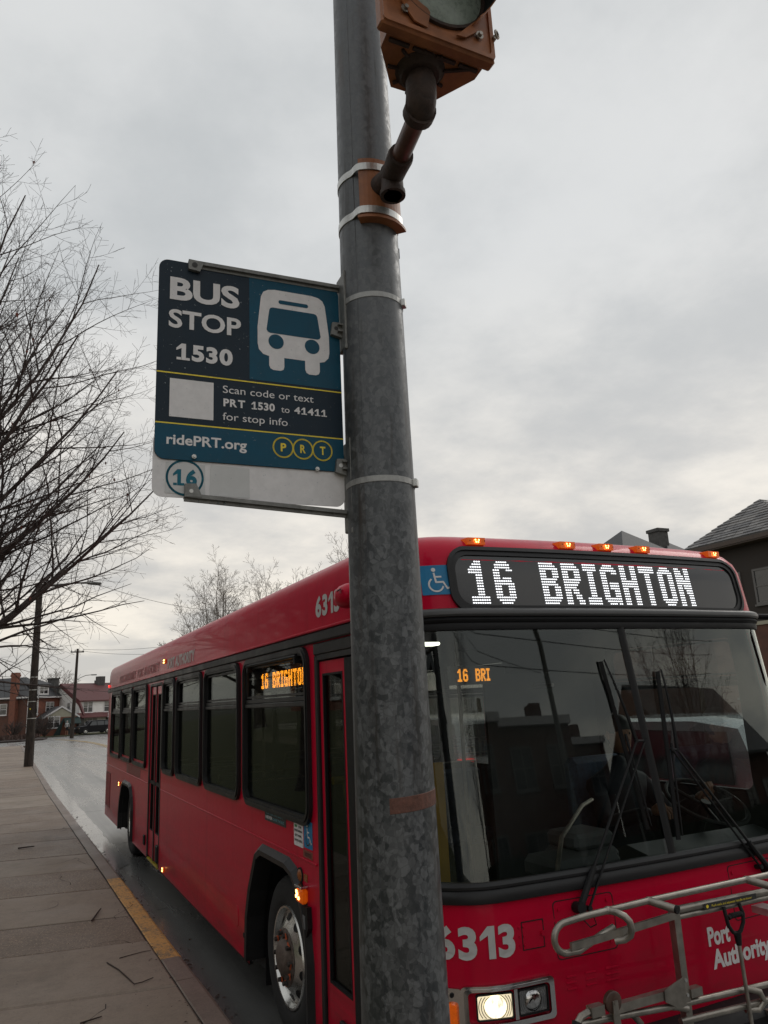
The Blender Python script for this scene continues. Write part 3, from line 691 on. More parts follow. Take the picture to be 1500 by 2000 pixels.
win(wh, M @ LEFT, -3.2, 2.75, .9, 1.5)
pr = MB(); pr.prism([(0, 2.75), (-1.3, 2.15), (-1.3, 2.05), (0, 2.1)], lambda a, b: (-.3, a, b), lambda a, b: (9.8, a, b)); xf(pr, M).build('pent_roof', ROOFR, wh)
pg = MB(); pg.prism([(3.5, 2.0), (5.5, 2.0), (4.5, 2.85)], lambda a, b: (a, -1.7, b), lambda a, b: (a, -.4, b)); xf(pg, M).build('portico_gable', TRIMW, wh)
for x in (3.6, 5.25): po = MB(); po.box(x, x + .16, -1.6, -1.44, 0, 2.0); xf(po, M).build('portico_post', TRIMW, wh)
dr = MB(); dr.box(4.1, 4.9, -.05, -.0, .1, 2.0); xf(dr, M).build('door', SOFF, wh)
for x in (.4, 6.2): win(wh, M, x, .35, 2.4, 1.65, 3)
st = MB(); st.box(-.5, .25, -.9, -.05, 0, 2.1, b=.05); xf(st, M).build('stone_pier', STONE, wh)
# the third house, mostly behind the bus
th = thing('pale_house', 'pale gabled house with tan roof behind the white house', 'house', (12.4, 119, -.6)); M = TM(12.4, 119, -.6, 28)
mb = MB(); mb.box(0, 8, 0, 10, 0, 4.6); mb.prism([(0, 4.6), (10, 4.6), (5, 7.0)], lambda a, b: (0, a, b), lambda a, b: (8, a, b)); xf(mb, M).build('wall', mat('pale_blue_siding', (.30, .33, .36), .8, 0, .08, 3), th)
xf(gable(8, 10, 4.6, 2.4, .3, 0, 0, 'x', .16), M).build('roof', mat_roof('tan_shingle', (.15, .10, .075), (.22, .16, .12)), th)
c = MB(); c.box(-.2, .8, 4.2, 5.2, 6, 8.1); xf(c, M).build('chimney', STONE, th); win(th, M, 1, 2.7, 1.2, 1.4)

# houses on the right side of the street, seen over the bus roof
rh = thing('slate_roof_house', 'brown house wing with grey slate hip roof at the right edge', 'house', (26, 16.3, 0))
mb = MB(); mb.box(26.55, 36, 16.9, 21.2, 0, 4.4); mb.build('lower_wall', BRICKD, rh)
mb = MB(); mb.box(26.6, 36, 16.95, 21.15, 4.4, 7.95); mb.build('upper_wall', mat('shaded_brown_siding', (.030, .024, .020), .8, 0, .2, 4), rh)  # brown siding, colour deepened for the shade under the eave
DKT = mat('grey_window_trim', (.13, .125, .12), .7, 0, .1, 5)
pk = [(28.3, 19.03, 10.04), (36.5, 19.03, 10.04)]; A = (26, 16.2, 8.08); B = (26, 21.75, 8.08); C_ = (36.5, 21.75, 8.08); D_ = (36.5, 16.2, 8.08)
mb = MB(); mb.add([A, B, C_, D_, pk[0], pk[1]] + [(p[0], p[1], p[2] - .16) for p in (A, B, C_, D_)], [(0, 4, 1), (1, 4, 5, 2), (3, 5, 4, 0), (2, 5, 3), (0, 1, 7, 6), (1, 2, 8, 7), (3, 0, 6, 9), (6, 7, 8, 9)]); rf = mb.build('roof', mat_roof('slate_underlay', (.05, .05, .05), (.07, .07, .07)), rh)
mb = MB(); mb.box(25.96, 26.04, 16.2, 21.75, 7.86, 8.04); mb.box(26.0, 27, 16.25, 21.7, 7.80, 7.88); mb.build('eave_board', SOFF, rh)
# slates, course by course
def slates(P0, P1, apex, rows, w, thick, mats_, parent, top=None):
    P0, P1, ap = Vector(P0), Vector(P1), Vector(apex); ax = (P1 - P0).normalized(); L = (P1 - P0).length
    foot = P0 + ax * (ap - P0).dot(ax); upv = ap - foot; Hh = upv.length; upn = upv.normalized(); nrm = ax.cross(upn); nrm = nrm if nrm.z > 0 else -nrm
    h = Hh / rows; m0 = {}
    cnt = 0
    for r in range(rows):
        t0 = r * h; s0 = (ap - P0).dot(ax) * t0 / Hh; s1 = L - (L - (ap - P0).dot(ax)) * t0 / Hh if top is None else L
        s0b = (ap - P0).dot(ax) * (t0 + h) / Hh
        x = s0 + (.5 * w if r % 2 else 0) + random.uniform(0, .05)
        x = s0
        first = True
        while x < s1 - .03:
            ww = w * (.5 if first and r % 2 else 1); ww = min(ww, s1 - x); first = False
            sa = (ap - P0).dot(ax) * (t0 + h) / Hh; sb = L - (L - (ap - P0).dot(ax)) * (t0 + h) / Hh if top is None else L
            a = P0 + ax * (x + .008) + upn * t0; b = P0 + ax * (x + ww - .008) + upn * t0
            xa, xb = max(x + .008, sa), min(x + ww - .008, sb)
            if xb <= xa: xa = xb = (max(sa, min(x + ww / 2, sb)))
            c = P0 + ax * xb + upn * (t0 + h * 1.15 if xb > xa else t0 + h); d = P0 + ax * xa + upn * (t0 + h * 1.15 if xb > xa else t0 + h)
            th_ = thick * random.uniform(.8, 1.3); mb = MB()
            mb.add([a + nrm * th_, b + nrm * th_, c + nrm * .006, d + nrm * .006, a + nrm * .002, b + nrm * .002], [(0, 1, 2, 3), (4, 5, 1, 0), (4, 0, 3), (5, 2, 1)])
            mb.build('slate', mats_[random.randrange(len(mats_))], parent); x += ww; cnt += 1
    return cnt
SL = [mat_roof('slate_a', (.10, .10, .105), (.16, .155, .155)), mat_roof('slate_b', (.13, .125, .125), (.20, .195, .19)), mat_roof('slate_c', (.16, .155, .15), (.24, .23, .225))]
slates(A, B, pk[0], 13, .46, .045, SL, rf)
slates(D_[:1] + A[1:] if False else (29.5, 16.2, 8.08), A, (28.3, 19.03, 10.04), 12, .5, .045, SL, rf)
MR = TM(26.6, 21.1, 0, -90)
for u, z, h_ in ((.6, 5.2, 1.5), (2.4, 5.2, 1.5), (.8, 1.4, 1.8)): win(rh, MR, u, z, 1.2, h_, 1, DKT, False)
bb = MB(); bb.box(26.5, 26.62, 16.9, 21.2, 4.35, 4.5); bb.build('belt_board', CREAM, rh)
for (lab, px_, py_, pz, w_, d_, ch) in (('dark roofed house, left of the two peaks behind the bus', 30.9, 30.5, 11.25, 7.5, 7.5, None), ('dark roofed house with the small square chimney behind the bus', 35.5, 31.5, 11.0, 7.5, 7.5, (-.62, .0))):
    hr = thing('dark_roof_house', lab, 'house', (px_ - w_ / 2, py_ - d_ / 2, 0), 'dark roofed houses behind the bus'); ez = pz - 3.1
    mb = MB(); mb.box(px_ - w_ / 2 + .4, px_ + w_ / 2 - .4, py_ - d_ / 2 + .4, py_ + d_ / 2 - .4, 0, ez); mb.build('wall', BRICKD, hr)
    mb = MB(); V = [(px_ - w_ / 2, py_ - d_ / 2, ez), (px_ + w_ / 2, py_ - d_ / 2, ez), (px_ + w_ / 2, py_ + d_ / 2, ez), (px_ - w_ / 2, py_ + d_ / 2, ez), (px_, py_, pz)]
    mb.add(V, [(0, 1, 4), (1, 2, 4), (2, 3, 4), (3, 0, 4), (0, 3, 2, 1)]); mb.build('roof', ROOFD, hr)
    MM = TM(px_ - w_ / 2 + .4, py_ + 2.5, 0, -90)
    win(hr, MM, 1, 4.6, 1.2, 1.5)
    if ch: c = MB(); x, y = px_ + ch[0], py_ + ch[1]; c.box(x - .42, x + .42, y - .42, y + .42, pz - 1, pz + .55); c.box(x - .5, x + .5, y - .5, y + .5, pz + .55, pz + .75); c.build('chimney', STONE, hr)
# brick row houses on the far side of the crossing behind the camera: what the windshield mirrors
for k in range(3):
    x0 = (6.0, 12.1, 19.5)[k]; hh = thing('row_house', ['brown brick row house nearest the crossing, mirrored in the windshield', 'middle brown brick row house mirrored in the windshield', 'added brown brick house, unseen, darkens the reflection beside the divider'][k], 'house', (x0, -30, 0), 'brick row houses across the crossing'); M = TM(x0 + 6, (-24, -25.2, -31)[k], 0, 180)  # third house is added, unseen, to fill a bright gap in the reflection
    mb = MB(); mb.box(0, 6, 0, 9, 0, 6.6); xf(mb, M).build('wall', BRICKD, hh); c = MB(); c.box(-.1, 6.1, -.25, .05, 6.6, 6.95); xf(c, M).build('cornice', TRIMW, hh)
    c = MB(); c.box(.2, 1.1, 3, 4, 6.6, 8.2); xf(c, M).build('chimney', BRICKD, hh)
    for x in (.6, 3.4):
        for z in (.9, 4.1): win(hh, M, x, z, 1.6, 1.7, 2, DKT, False)
bg_ = thing('gabled_house', 'house with broad dark gable roof mirrored in the driver side of the windshield', 'house', (25, -22, 0)); M = TM(36, -20, 0, 180)
mb = MB(); mb.box(0, 12, 0, 9, 0, 4); xf(mb, M).build('wall', BRICKD, bg_); xf(gable(12, 9, 4, 4, .6), M).build('roof', ROOFD, bg_)
for x in (1, 4, 8): win(bg_, M, x, 1.2, 1.6, 1.6, 2, DKT, False)
tree('bare tree behind the camera, mirrored in the destination sign glass', (1.8, -15.5, .1), 11, 5.2, 12, 2, .2, 3.2, 31, BARK, None, twig_r=.012, dens=.8)
tree('bare tree behind the camera, mirrored beside the windshield divider', (20.5, -16, .1), 11, 5.2, 12, 2, .2, 3.2, 32, BARK, None, twig_r=.012, dens=.8)
hdg = thing('added_hedge', 'added dark hedge across the crossing, unseen, darkens the low windshield reflection', 'hedge', (16, -19, 0)); hm = MB(); rn = random.Random(4)  # unseen dark mass added to cover the bright road in the reflection
hm.box(2, 34, -20, -18.6, 0, 1.7)
for k in range(2500):
    x = rn.uniform(2, 34); z = rn.uniform(.1, 1.9); y = -18.55 + rn.uniform(-.1, .15); a = rn.uniform(0, 6.28); s_ = .12
    hm.add([(x, y, z), (x + math.cos(a) * s_, y + .05, z + math.sin(a) * s_), (x + math.cos(a + 1) * s_, y, z + math.sin(a + 1) * s_)], [(0, 1, 2)])
hm.build('foliage', mat('dark_hedge', (.02, .028, .014), .8, 0, .4, 5), hdg)
# houses up the lawn on the left, mirrored in the side windows
for k, (x, y, h_) in enumerate(((-7.5, 1.5, 12), (-9, 22, 13), (-8.5, 31, 12))):
    tree('bare tree on the left lawn, mirrored ' + ['low in the front door glass', 'in the middle of the red side', 'near the rear end of the red side'][k], (x, y, .9), h_, 5.5, 12, 2, .28, 3.6, 41 + k, BARK, None, twig_r=.012, dens=.9)
for k, (y, mm, rm) in enumerate(((6, BRICKD, ROOFD), (20, STUCCO, ROOFD), (34, BRICK, ROOFR), (-9, BRICKD, ROOFD), (-23, STUCCO, ROOFD))):
    lh = thing('hillside_house', ['brown brick house up the lawn, mirrored in the front side windows', 'white house up the lawn, mirrored in the middle side windows', 'orange brick house up the lawn, mirrored in the rear side windows', 'added brown brick house behind the camera, unseen, darkens the windshield corner reflection', 'white house farthest behind the camera on the left lawn'][k], 'house', (-15, y, 1.5), 'houses up the left lawn'); M = TM(-14, y, 1.5, 90)  # fourth house is added to keep bright sky out of the windshield corner
    mb = MB(); mb.box(0, 9, 0, 8, 0, 5.2); xf(mb, M).build('wall', mm, lh); xf(hip(9, 8, 5.2, 2.6, .5), M).build('roof', rm, lh)
    for x in (.8, 3.7, 6.6):
        for z in (.7, 3.2): win(lh, M, x, z, 1.4, 1.5, 2)
# ------------------------------------------------------------------ the bus
BUSL = 12.25
def interp(x, P):
    if x <= P[0][0]: return P[0][1]
    for (a, b), (c, d) in zip(P, P[1:]):
        if x <= c: return b + (d - b) * (x - a) / (c - a)
    return P[-1][1]
YFP = [(0, 0), (1.1, 0), (2.42, .16), (2.72, .205), (2.78, .23), (2.825, .27), (2.86, .33), (2.885, .41), (2.905, .53), (2.92, .8)]
SIP = [(2.6, 0), (2.72, .004), (2.78, .014), (2.825, .032), (2.86, .065), (2.885, .12), (2.905, .22), (2.92, .5)]
def YS_(x, z):
    t = min(1., abs(x - 1.295) / 1.295); u = min(1, max(0, (t - .75) / .25))
    return -.25 + interp(z, YFP) + .07 * t * t + .33 * (1 - math.sqrt(max(0, 1 - u * u)))
def S(x, z, off=0.):
    e = .004; x = max(.0, min(2.59, x)); xa, xb = max(0, min(2.582, x - e)), max(.008, min(2.59, x + e))
    gx = (YS_(xb, z) - YS_(xa, z)) / (xb - xa); gx = max(-6, min(6, gx)); gz_ = (YS_(x, z + e) - YS_(x, z - e)) / (2 * e)
    n = Vector((gx, -1, gz_)).normalized(); return Vector((x, YS_(x, z), z)) + n * off
bus = thing('city_bus', 'red city bus stopped at the kerb with 16 BRIGHTON lit on its front sign', 'bus', (1.3, 6, 0))
WINS = [(1.25, 2.72), (2.84, 4.08), (4.19, 5.44), (5.54, 6.27), (7.50, 8.76), (8.87, 10.07), (10.18, 11.5)]
WZ0, WZ1 = 1.345, 2.40
def wz0(i): return WZ0 if i < 4 else 1.315
holesL = [(a + .04, b - .04, 1.395, 2.355) for a, b in WINS] + [(.13, 1.16, .28, 2.38), (6.42, 7.32, .28, 2.38), (1.33, 2.62, .28, 1.08), (8.62, 9.98, .28, .99)]
WINR = [(.24, 1.52)] + WINS[1:4] + [(6.4, 7.4)] + WINS[4:]
holesR = [(a + .04, b - .04, 1.395, 2.355) for a, b in WINR] + [(1.33, 2.62, .28, 1.08), (8.62, 9.98, .28, .99)]
ZL = [.28, .5, .8, .99, 1.08, 1.15, 1.262, 1.395, 1.65, 1.9, 2.15, 2.355, 2.367, 2.38, 2.435, 2.47, 2.6, 2.72, 2.78, 2.825, 2.86, 2.885, 2.905, 2.92]
ye = sorted({.13, BUSL - .12, BUSL - .04} | {v for h in holesL + holesR for v in h[:2]} | {3.4, 4.8, 6.0, 11.0, 11.8})
fx = [0, .003, .012, .03, .06, .1, .15, .21, .28, .36, .5, .7, .9, 1.1, 1.25, 1.34]; fx = fx + [2.59 - v for v in fx[:-1]][::-1]
plan = [('R', None)] + [('L', y) for y in ye[::-1]] + [('F', x) for x in fx] + [('Z', y) for y in ye]
def ppt(p, z):
    k, v = p; s = interp(z, SIP); yc = interp(z, YFP) + .151
    if k == 'L':
        y = max(v, yc + .0005 * v); r = max(0, v - (BUSL - .12)) ; return (s + r * r * 3, min(y, BUSL - s * .6), z)
    if k == 'Z':
        y = max(v, yc + .0005 * v); r = max(0, v - (BUSL - .12)); return (2.59 - s - r * r * 3, min(y, BUSL - s * .6), z)
    if k == 'F':
        k_ = (1.295 - s) / 1.295; return (1.295 + (v - 1.295) * k_, YS_(v, z), z)
    return (1.295, BUSL - s * .6, z)
sh = MB(); n = len(plan)
for z in ZL:
    for p in plan: sh.v.append(ppt(p, z))
def inh(y, z, H): return any(a < y < b and c < z < d for a, b, c, d in H)
for j in range(len(ZL) - 1):
    zm = (ZL[j] + ZL[j + 1]) / 2
    for i in range(n):
        p, q = plan[i], plan[(i + 1) % n]
        if p[0] == q[0] == 'L' and inh((p[1] + q[1]) / 2, zm, holesL): continue
        if p[0] == q[0] == 'Z' and inh((p[1] + q[1]) / 2, zm, holesR): continue
        if p[0] == q[0] == 'F' and .06 < (p[1] + q[1]) / 2 < 2.53 and 1.262 < zm < 2.367: continue
        a = j * n + i; b = j * n + (i + 1) % n; sh.f.append((a, b, b + n, a + n)); sh.m.append(0)
top = (len(ZL) - 1) * n
o = len(sh.v); sh.v += [(1.295, max(y, .96), 2.93) for _, y in [p for p in plan if p[0] == 'L']]
La = [i for i, p in enumerate(plan) if p[0] == 'L']; Ra = [i for i, p in enumerate(plan) if p[0] == 'Z'][::-1]
for k in range(len(La) - 1):
    sh.f.append((top + La[k], top + La[k + 1], o + k + 1, o + k)); sh.f.append((o + k, o + k + 1, top + Ra[k + 1], top + Ra[k])); sh.m += [0, 0]
sh.f.append(tuple([top + i for i, p in enumerate(plan) if p[0] == 'F'] + [top + Ra[-1], o + len(La) - 1, top + La[-1]])); sh.m.append(0)
# corners of the wheel openings
for x in (0.0, 2.59):
    for (a, b, c, d) in ((1.33, 2.62, .28, 1.08), (8.62, 9.98, .28, .99)):
        sh.add([(x, a, d), (x, a, d - .34), (x, a + .17, d)], [(0, 1, 2)]); sh.add([(x, b, d), (x, b, d - .4), (x, b - .26, d)], [(0, 1, 2)])
sh.build('body', RED, bus, smooth=True)
il = MB(); il.v = [(1.295 + (x - 1.295) * .982, 6 + (y - 6) * .9965, z - .012) for x, y, z in sh.v]; il.f = list(sh.f); il.m = list(sh.m); il.build('inner_skin', DARK, bus, smooth=True)
def SL_(y, z, off=0.): return (-off + interp(z, SIP), y, z)
def sbox(name, y0, y1, z0, z1, x0, x1, m, b=0., parent=bus, **k):
    mb = MB(); mb.box(x0, x1, y0, y1, z0, z1, b=b); return mb.build(name, m, parent, **k)
# side rails and seams
sbox('drip_rail', .16, 12.2, 2.405, 2.468, -.022, .0, BLACKT, .008)
sbox('rail_lip', .16, 12.2, 2.470, 2.486, -.026, .0, RED, .004)
for a, b in ((1.2, 6.40), (7.34, 12.2)): sbox('rub_rail', a, b, 1.144, 1.156, -.006, .0, RED, .002)
sbox('skirt_edge', 2.64, 6.40, .268, .28, -.001, .03, BLACK)
sbox('panel_joint', 7.40, 12.2, 1.29, 1.297, -.0015, 0, mat('dark_red_joint', (.1, .003, .01), .5, 0, .1, 5))
for y in (11.35,): sbox('panel_joint', y, y + .006, 1.3, 2.40, -.0015, 0, MATS['dark_red_joint'])
gr = MB(); gr.box(-.004, 0, 11.42, 12.08, .45, 1.02)
gr = gr.build('louvre_grille', mat('dark_red_grille', (.10, .012, .018), .5, 0, .3, 60), bus)
lv = MB()
for k in range(26):
    for j in range(14): z = .47 + k * .021; y = 11.44 + j * .045; lv.box(-.010, -.003, y, y + .034, z, z + .008)
lv.build('louvre_slots', RED, gr, kind='stuff')
# windows
def side_window(y0, y1, z0, z1, X, sg, extra=False, gl=None):
    gl = gl or GL_SIDE
    f0 = lambda a, b: (X - sg * .024, a, b); f1 = lambda a, b: (X + sg * .02, a, b)
    O = rrect(y0, y1, z0, z1, .12, 6); I = inset(O, .052, .075); mb = MB(); mb.ring(O, I, f0, f1)
    I2 = inset(O, .018, .105); I3 = inset(O, .036, .09); mb.ring(I2, I3, lambda a, b: (X - sg * .032, a, b), lambda a, b: (X - sg * .02, a, b))
    w = mb.build('window', BLACKT, bus, smooth=True)
    zr = z0 + (z1 - z0) * .655
    r_ = MB(); r_.box(X - sg * .017, X + sg * .012, y0 + .05, y1 - .05, zr, zr + .03, b=.004); r_.box(X - sg * .01, X + sg * .012, y0 + .05, y1 - .05, zr + .032, zr + .062, b=.004); r_.build('rail', BLACKT, w)
    I = inset(O, .045, .08); g = MB(); g.prism([p if p[1] < zr else (p[0], zr + .01) for p in I], lambda a, b: (X + sg * .004, a, b), lambda a, b: (X + sg * .009, a, b)); g.build('pane', gl, w)
    g = MB(); g.prism([p if p[1] > zr + .03 else (p[0], zr + .03) for p in I], lambda a, b: (X + sg * .006, a, b), lambda a, b: (X + sg * .011, a, b)); g.build('pane', gl, w)
    tr_ = MB(); I4 = inset(O, .062, .065); I5 = inset(O, .078, .055)
    tr_.ring([p if p[1] > zr + .07 else (p[0], zr + .07) for p in I4], [p if p[1] > zr + .085 else (p[0], zr + .085) for p in I5], lambda a, b: (X - sg * .006, a, b), lambda a, b: (X + sg * .006, a, b)); tr_.build('sash', BLACKT, w)
    if extra: e = MB(); e.tube([(X - .035, y0 + .16, z1 - .055), (X - .035, y1 - .17, z1 - .055)], .011, 6); e.box(X - .04, X, y0 + .17, y0 + .2, z1 - .1, z1 - .04); e.box(X - .04, X, y1 - .21, y1 - .18, z1 - .1, z1 - .04); e.build('hinge_bar', BLACK, w)
    return w
for i, (a, b) in enumerate(WINS): side_window(a, b, wz0(i), WZ1, 0., 1, i == 0)
for i, (a, b) in enumerate(WINR): side_window(a, b, WZ0, WZ1, 2.59, -1, False, GL_DRV if i == 0 else None)
# wheel arches
def arch(P, X, sg, wd=.075):
    c = ((P[0][0] + P[-1][0]) / 2, .5); mb = MB(); Q = []
    for (a, b) in P:
        v = Vector((a - c[0], b - c[1])); v2 = v * (1 - wd / max(.2, v.length)); Q.append((c[0] + v2.x, c[1] + v2.y))
    n = len(P)
    for k in range(n - 1):
        for (A_, B_, x0, x1) in ((P[k], P[k + 1], 0, 0),):
            a0, a1, b0, b1 = P[k], P[k + 1], Q[k], Q[k + 1]; m0 = ((a0[0] + b0[0]) / 2, (a0[1] + b0[1]) / 2); m1 = ((a1[0] + b1[0]) / 2, (a1[1] + b1[1]) / 2)
            mb.add([(X, *a0), (X, *a1), (X - sg * .035, *m1), (X - sg * .035, *m0), (X - sg * .03, *b1), (X - sg * .03, *b0), (X + sg * .12, *b1), (X + sg * .12, *b0)], [(0, 1, 2, 3), (3, 2, 4, 5), (5, 4, 6, 7)])
    mb.build('wheel_arch', BLACKT, bus, smooth=True)
    wl = MB(); vs = []
    for (a, b) in Q: vs += [(X + sg * .1, a, b), (X + sg * .6, a, b)]
    wl.add(vs, [(2 * k, 2 * k + 2, 2 * k + 3, 2 * k + 1) for k in range(n - 1)] + [tuple(2 * k + 1 for k in range(n))]); wl.build('wheel_well', BLACK, bus)
AF = [(1.28, .28), (1.28, .62), (1.32, .82), (1.42, .98), (1.56, 1.085), (1.70, 1.12), (2.28, 1.12), (2.40, 1.07), (2.58, .80), (2.66, .60), (2.68, .28)]
AR = [(8.57, .28), (8.57, .70), (8.64, .88), (8.82, 1.01), (8.98, 1.04), (9.60, 1.04), (9.76, .98), (9.98, .72), (10.05, .52), (10.05, .28)]
for X, sg in ((0., 1), (2.59, -1)): arch(AF, X, sg); arch(AR, X, sg, .07)
# wheels
def wheel(yc, X, sg, r=.475, zc=.475, front=True, steer=0.):
    L_ = lambda a, b, c: (X + sg * c, yc + a, zc + b)
    ty = MB(); ty.lathe([(.29, .02), (.305, .0), (.34, -.012), (.42, -.010), (.455, .006), (r, .035), (r, .22), (.45, .25), (.3, .26)], L_, 56)
    t = ty.build('wheel', TYRE, bus, smooth=True)
    for k in range(0, 0): pass
    rm = MB()
    pr = [(.300, .004), (.295, -.008), (.284, -.006), (.276, .012), (.268, .03), (.255, .028), (.20, -.0), (.168, -.018), (.16, -.02)] if front else [(.300, .004), (.295, -.006), (.284, 0), (.272, .04), (.262, .11), (.2, .13), (.15, .135)]
    rm.lathe(pr, L_, 48); rm.build('rim', ALU, t, smooth=True)
    hb = MB(); z0 = pr[-1][1]; hb.lathe([(.17, z0), (.165, z0 - .004), (.12, z0 - .006), (.1, z0 - .03), (.07, z0 - .045), (.03, z0 - .05), (0, z0 - .05)] if front else [(.16, z0), (.12, z0 - .01), (.11, z0 - .09), (.05, z0 - .1), (0, z0 - .1)], L_, 28); hb.build('hub', mat('dusty_hub_steel', (.13, .10, .085), .6, .4, .4, 40), t, smooth=True)
    if front:
        for k in range(10):
            hh = MB(); th_ = k * math.pi / 5 + .25; ca, sa = math.cos(th_), math.sin(th_); P = []
            for q in range(14):
                u = 2 * math.pi * q / 14; rr = .232 + .024 * math.cos(u); ta = .030 * math.sin(u)
                P.append(L_(rr * ca - ta * sa, rr * sa + ta * ca, interp(rr, [(.20, -.0), (.255, .028)]) - .004))
            hh.add(P, [tuple(range(14))]); hh.build('hand_hole', BLACK, t)
    for k in range(10):
        th_ = k * math.pi / 5; ca, sa = math.cos(th_) * .142, math.sin(th_) * .142; nu = MB(); zz = z0 - .006
        nu.tube([L_(ca, sa, zz), L_(ca, sa, zz - .03)], .0155, 6); nu.build('lug_nut', mat('lug_nut_steel', (.08, .07, .065), .5, .6, .3, 40), t)
        if front:
            a2 = th_ + 1.57 * (1 if k % 2 else -1); px_, py_ = math.cos(a2) * .036, math.sin(a2) * .036; qx, qy = -math.sin(a2) * .019, math.cos(a2) * .019
            ip = MB(); ip.prism([(qx, qy), (px_, py_), (-qx, -qy)], lambda a, b: L_(ca + a, sa + b, zz - .008), lambda a, b: L_(ca + a, sa + b, zz - .014)); ip.build('nut_indicator', mat('orange_plastic', (.55, .10, .03), .5, 0, .2, 20), t)
wheel(1.97, .075, 1); wheel(1.97, 2.515, -1); wheel(9.28, .085, 1, front=False); wheel(9.28, 2.505, -1, front=False)
mf = MB(); mf.box(.12, .5, 2.62, 2.64, .12, .5); mf.build('mud_flap', BLACK, bus); mf = MB(); mf.box(.1, .5, 8.5, 8.52, .14, .5); mf.build('mud_flap', BLACK, bus)
# underbody
ub = MB(); ub.box(.15, 2.44, .1, 1.3, .22, .38); ub.box(.12, 2.47, 2.64, 8.6, .22, .39); ub.box(.75, 1.85, 1.3, 2.64, .22, .39); ub.box(.75, 1.85, 8.6, 10, .25, .8); ub.box(.1, 2.5, 10, 12.2, .27, .5); ub.build('underbody', DARK, bus)
# doors
def door(name, y0, y1, z0, z1, leaves, glass, frame_m):
    d = MB(); X0, X1 = -.004, .03; d.box(X0, X1, y0, y0 + .05, z0, z1, b=.006); d.box(X0, X1, y1 - .05, y1, z0, z1, b=.006); d.box(X0, X1, y0 + .051, y1 - .051, z1 - .03, z1); d = d.build(name, BLACKT, bus)
    for (a, b) in leaves:
        l = MB(); l.ring([(a, z0 + .02), (b, z0 + .02), (b, z1 - .04), (a, z1 - .04)], [(a + glass[2], glass[0]), (b - glass[2], glass[0]), (b - glass[2], glass[1]), (a + glass[2], glass[1])], lambda p, q: (.012, p, q), lambda p, q: (.045, p, q)); l.build('leaf', frame_m, d)
        g = MB(); g.box(.026, .030, a + glass[2], b - glass[2], glass[0], glass[1]); g.build('pane', GL_SIDE, d)
        rb = MB(); rb.ring([(a + glass[2], glass[0]), (b - glass[2], glass[0]), (b - glass[2], glass[1]), (a + glass[2], glass[1])], [(a + glass[2] + .012, glass[0] + .012), (b - glass[2] - .012, glass[0] + .012), (b - glass[2] - .012, glass[1] - .012), (a + glass[2] + .012, glass[1] - .012)], lambda p, q: (.010, p, q), lambda p, q: (.03, p, q)); rb.build('glazing_rubber', BLACK, d)
    return d
fd = door('front_door', .13, 1.17, .31, 2.33, [(.17, .565), (.715, 1.115)], (.585, 2.22, .045), RED)
rbm = MB(); rbm.box(.0, .04, .567, .713, .33, 2.29, b=.006); rbm.build('door_seal', BLACK, fd)
hd = MB(); hd.box(-.008, .05, .14, 1.17, 2.333, 2.40, b=.005); hd.build('door_header', BLACKT, fd)
bar = MB(); bar.tube([(.10, 1.0, 1.62), (.10, .86, 1.15), (.12, .76, 1.0)], .015, 8); bar.tube([(.03, 1.0, 1.62), (.10, 1.0, 1.62)], .022, 8); bar.build('grab_bar', YELRAIL, fd)
lt = MB(); lt.box(-.012, .012, .72, .9, .40, .46, b=.005); lt.tube([(-.014, .80, .44), (-.03, .80, .44)], .02, 8); lt.build('door_latch', BLACK, fd)
rd = door('rear_door', 6.42, 7.32, .29, 2.385, [(6.47, 6.86), (6.88, 7.27)], (.62, 2.25, .085), RED)
rbm = MB(); rbm.box(.004, .04, 6.84, 6.90, .3, 2.35); rbm.build('door_seal', BLACK, rd)
rbm = MB(); rbm.box(.008, .03, 6.48, 6.83, 1.16, 1.20); rbm.box(.008, .03, 6.91, 7.26, 1.16, 1.20); rbm.box(-.02, .02, 6.46, 6.60, .33, .52, b=.01); rbm.build('door_hardware', BLACK, rd)
yl = MB(); yl.box(-.004, .2, 6.47, 7.27, .27, .288); yl.build('yellow_sill', YELRAIL, rd)
sbox('kerb_sensor', 7.42, 7.52, .40, .52, -.02, 0, BLACK, .008)
# filler between front door and the rounded corner is body; header sign
def dense(P, k=14):
    Q = []
    for i in range(len(P)):
        a, b = P[i], P[(i + 1) % len(P)]; L = math.hypot(b[0] - a[0], b[1] - a[1]); m = max(1, int(L / .07)) if L > .1 else 1
        for j in range(m): Q.append((a[0] + (b[0] - a[0]) * j / m, a[1] + (b[1] - a[1]) * j / m))
    return Q
def fgrid(x0, x1, z0, z1, off, nx=24, nz=6):
    mb = MB()
    for j in range(nz + 1):
        for i in range(nx + 1): mb.v.append(tuple(S(x0 + (x1 - x0) * i / nx, z0 + (z1 - z0) * j / nz, off)))
    for j in range(nz):
        for i in range(nx): a = j * (nx + 1) + i; mb.f.append((a, a + 1, a + nx + 2, a + nx + 1)); mb.m.append(0)
    return mb
def fring(O, I, o0, o1, mb=None):
    mb = mb or MB(); return mb.ring(O, I, lambda a, b: S(a, b, o0), lambda a, b: S(a, b, o1))
def lerp_out(O, d):
    cx_ = sum(p[0] for p in O) / len(O); return O
DX0, DX1, DZ0, DZ1 = .272, 2.318, 2.442, 2.782
def rr_dense(d, r): return dense(rrect(DX0 + d, DX1 - d, DZ0 + d, DZ1 - d, r, 8))
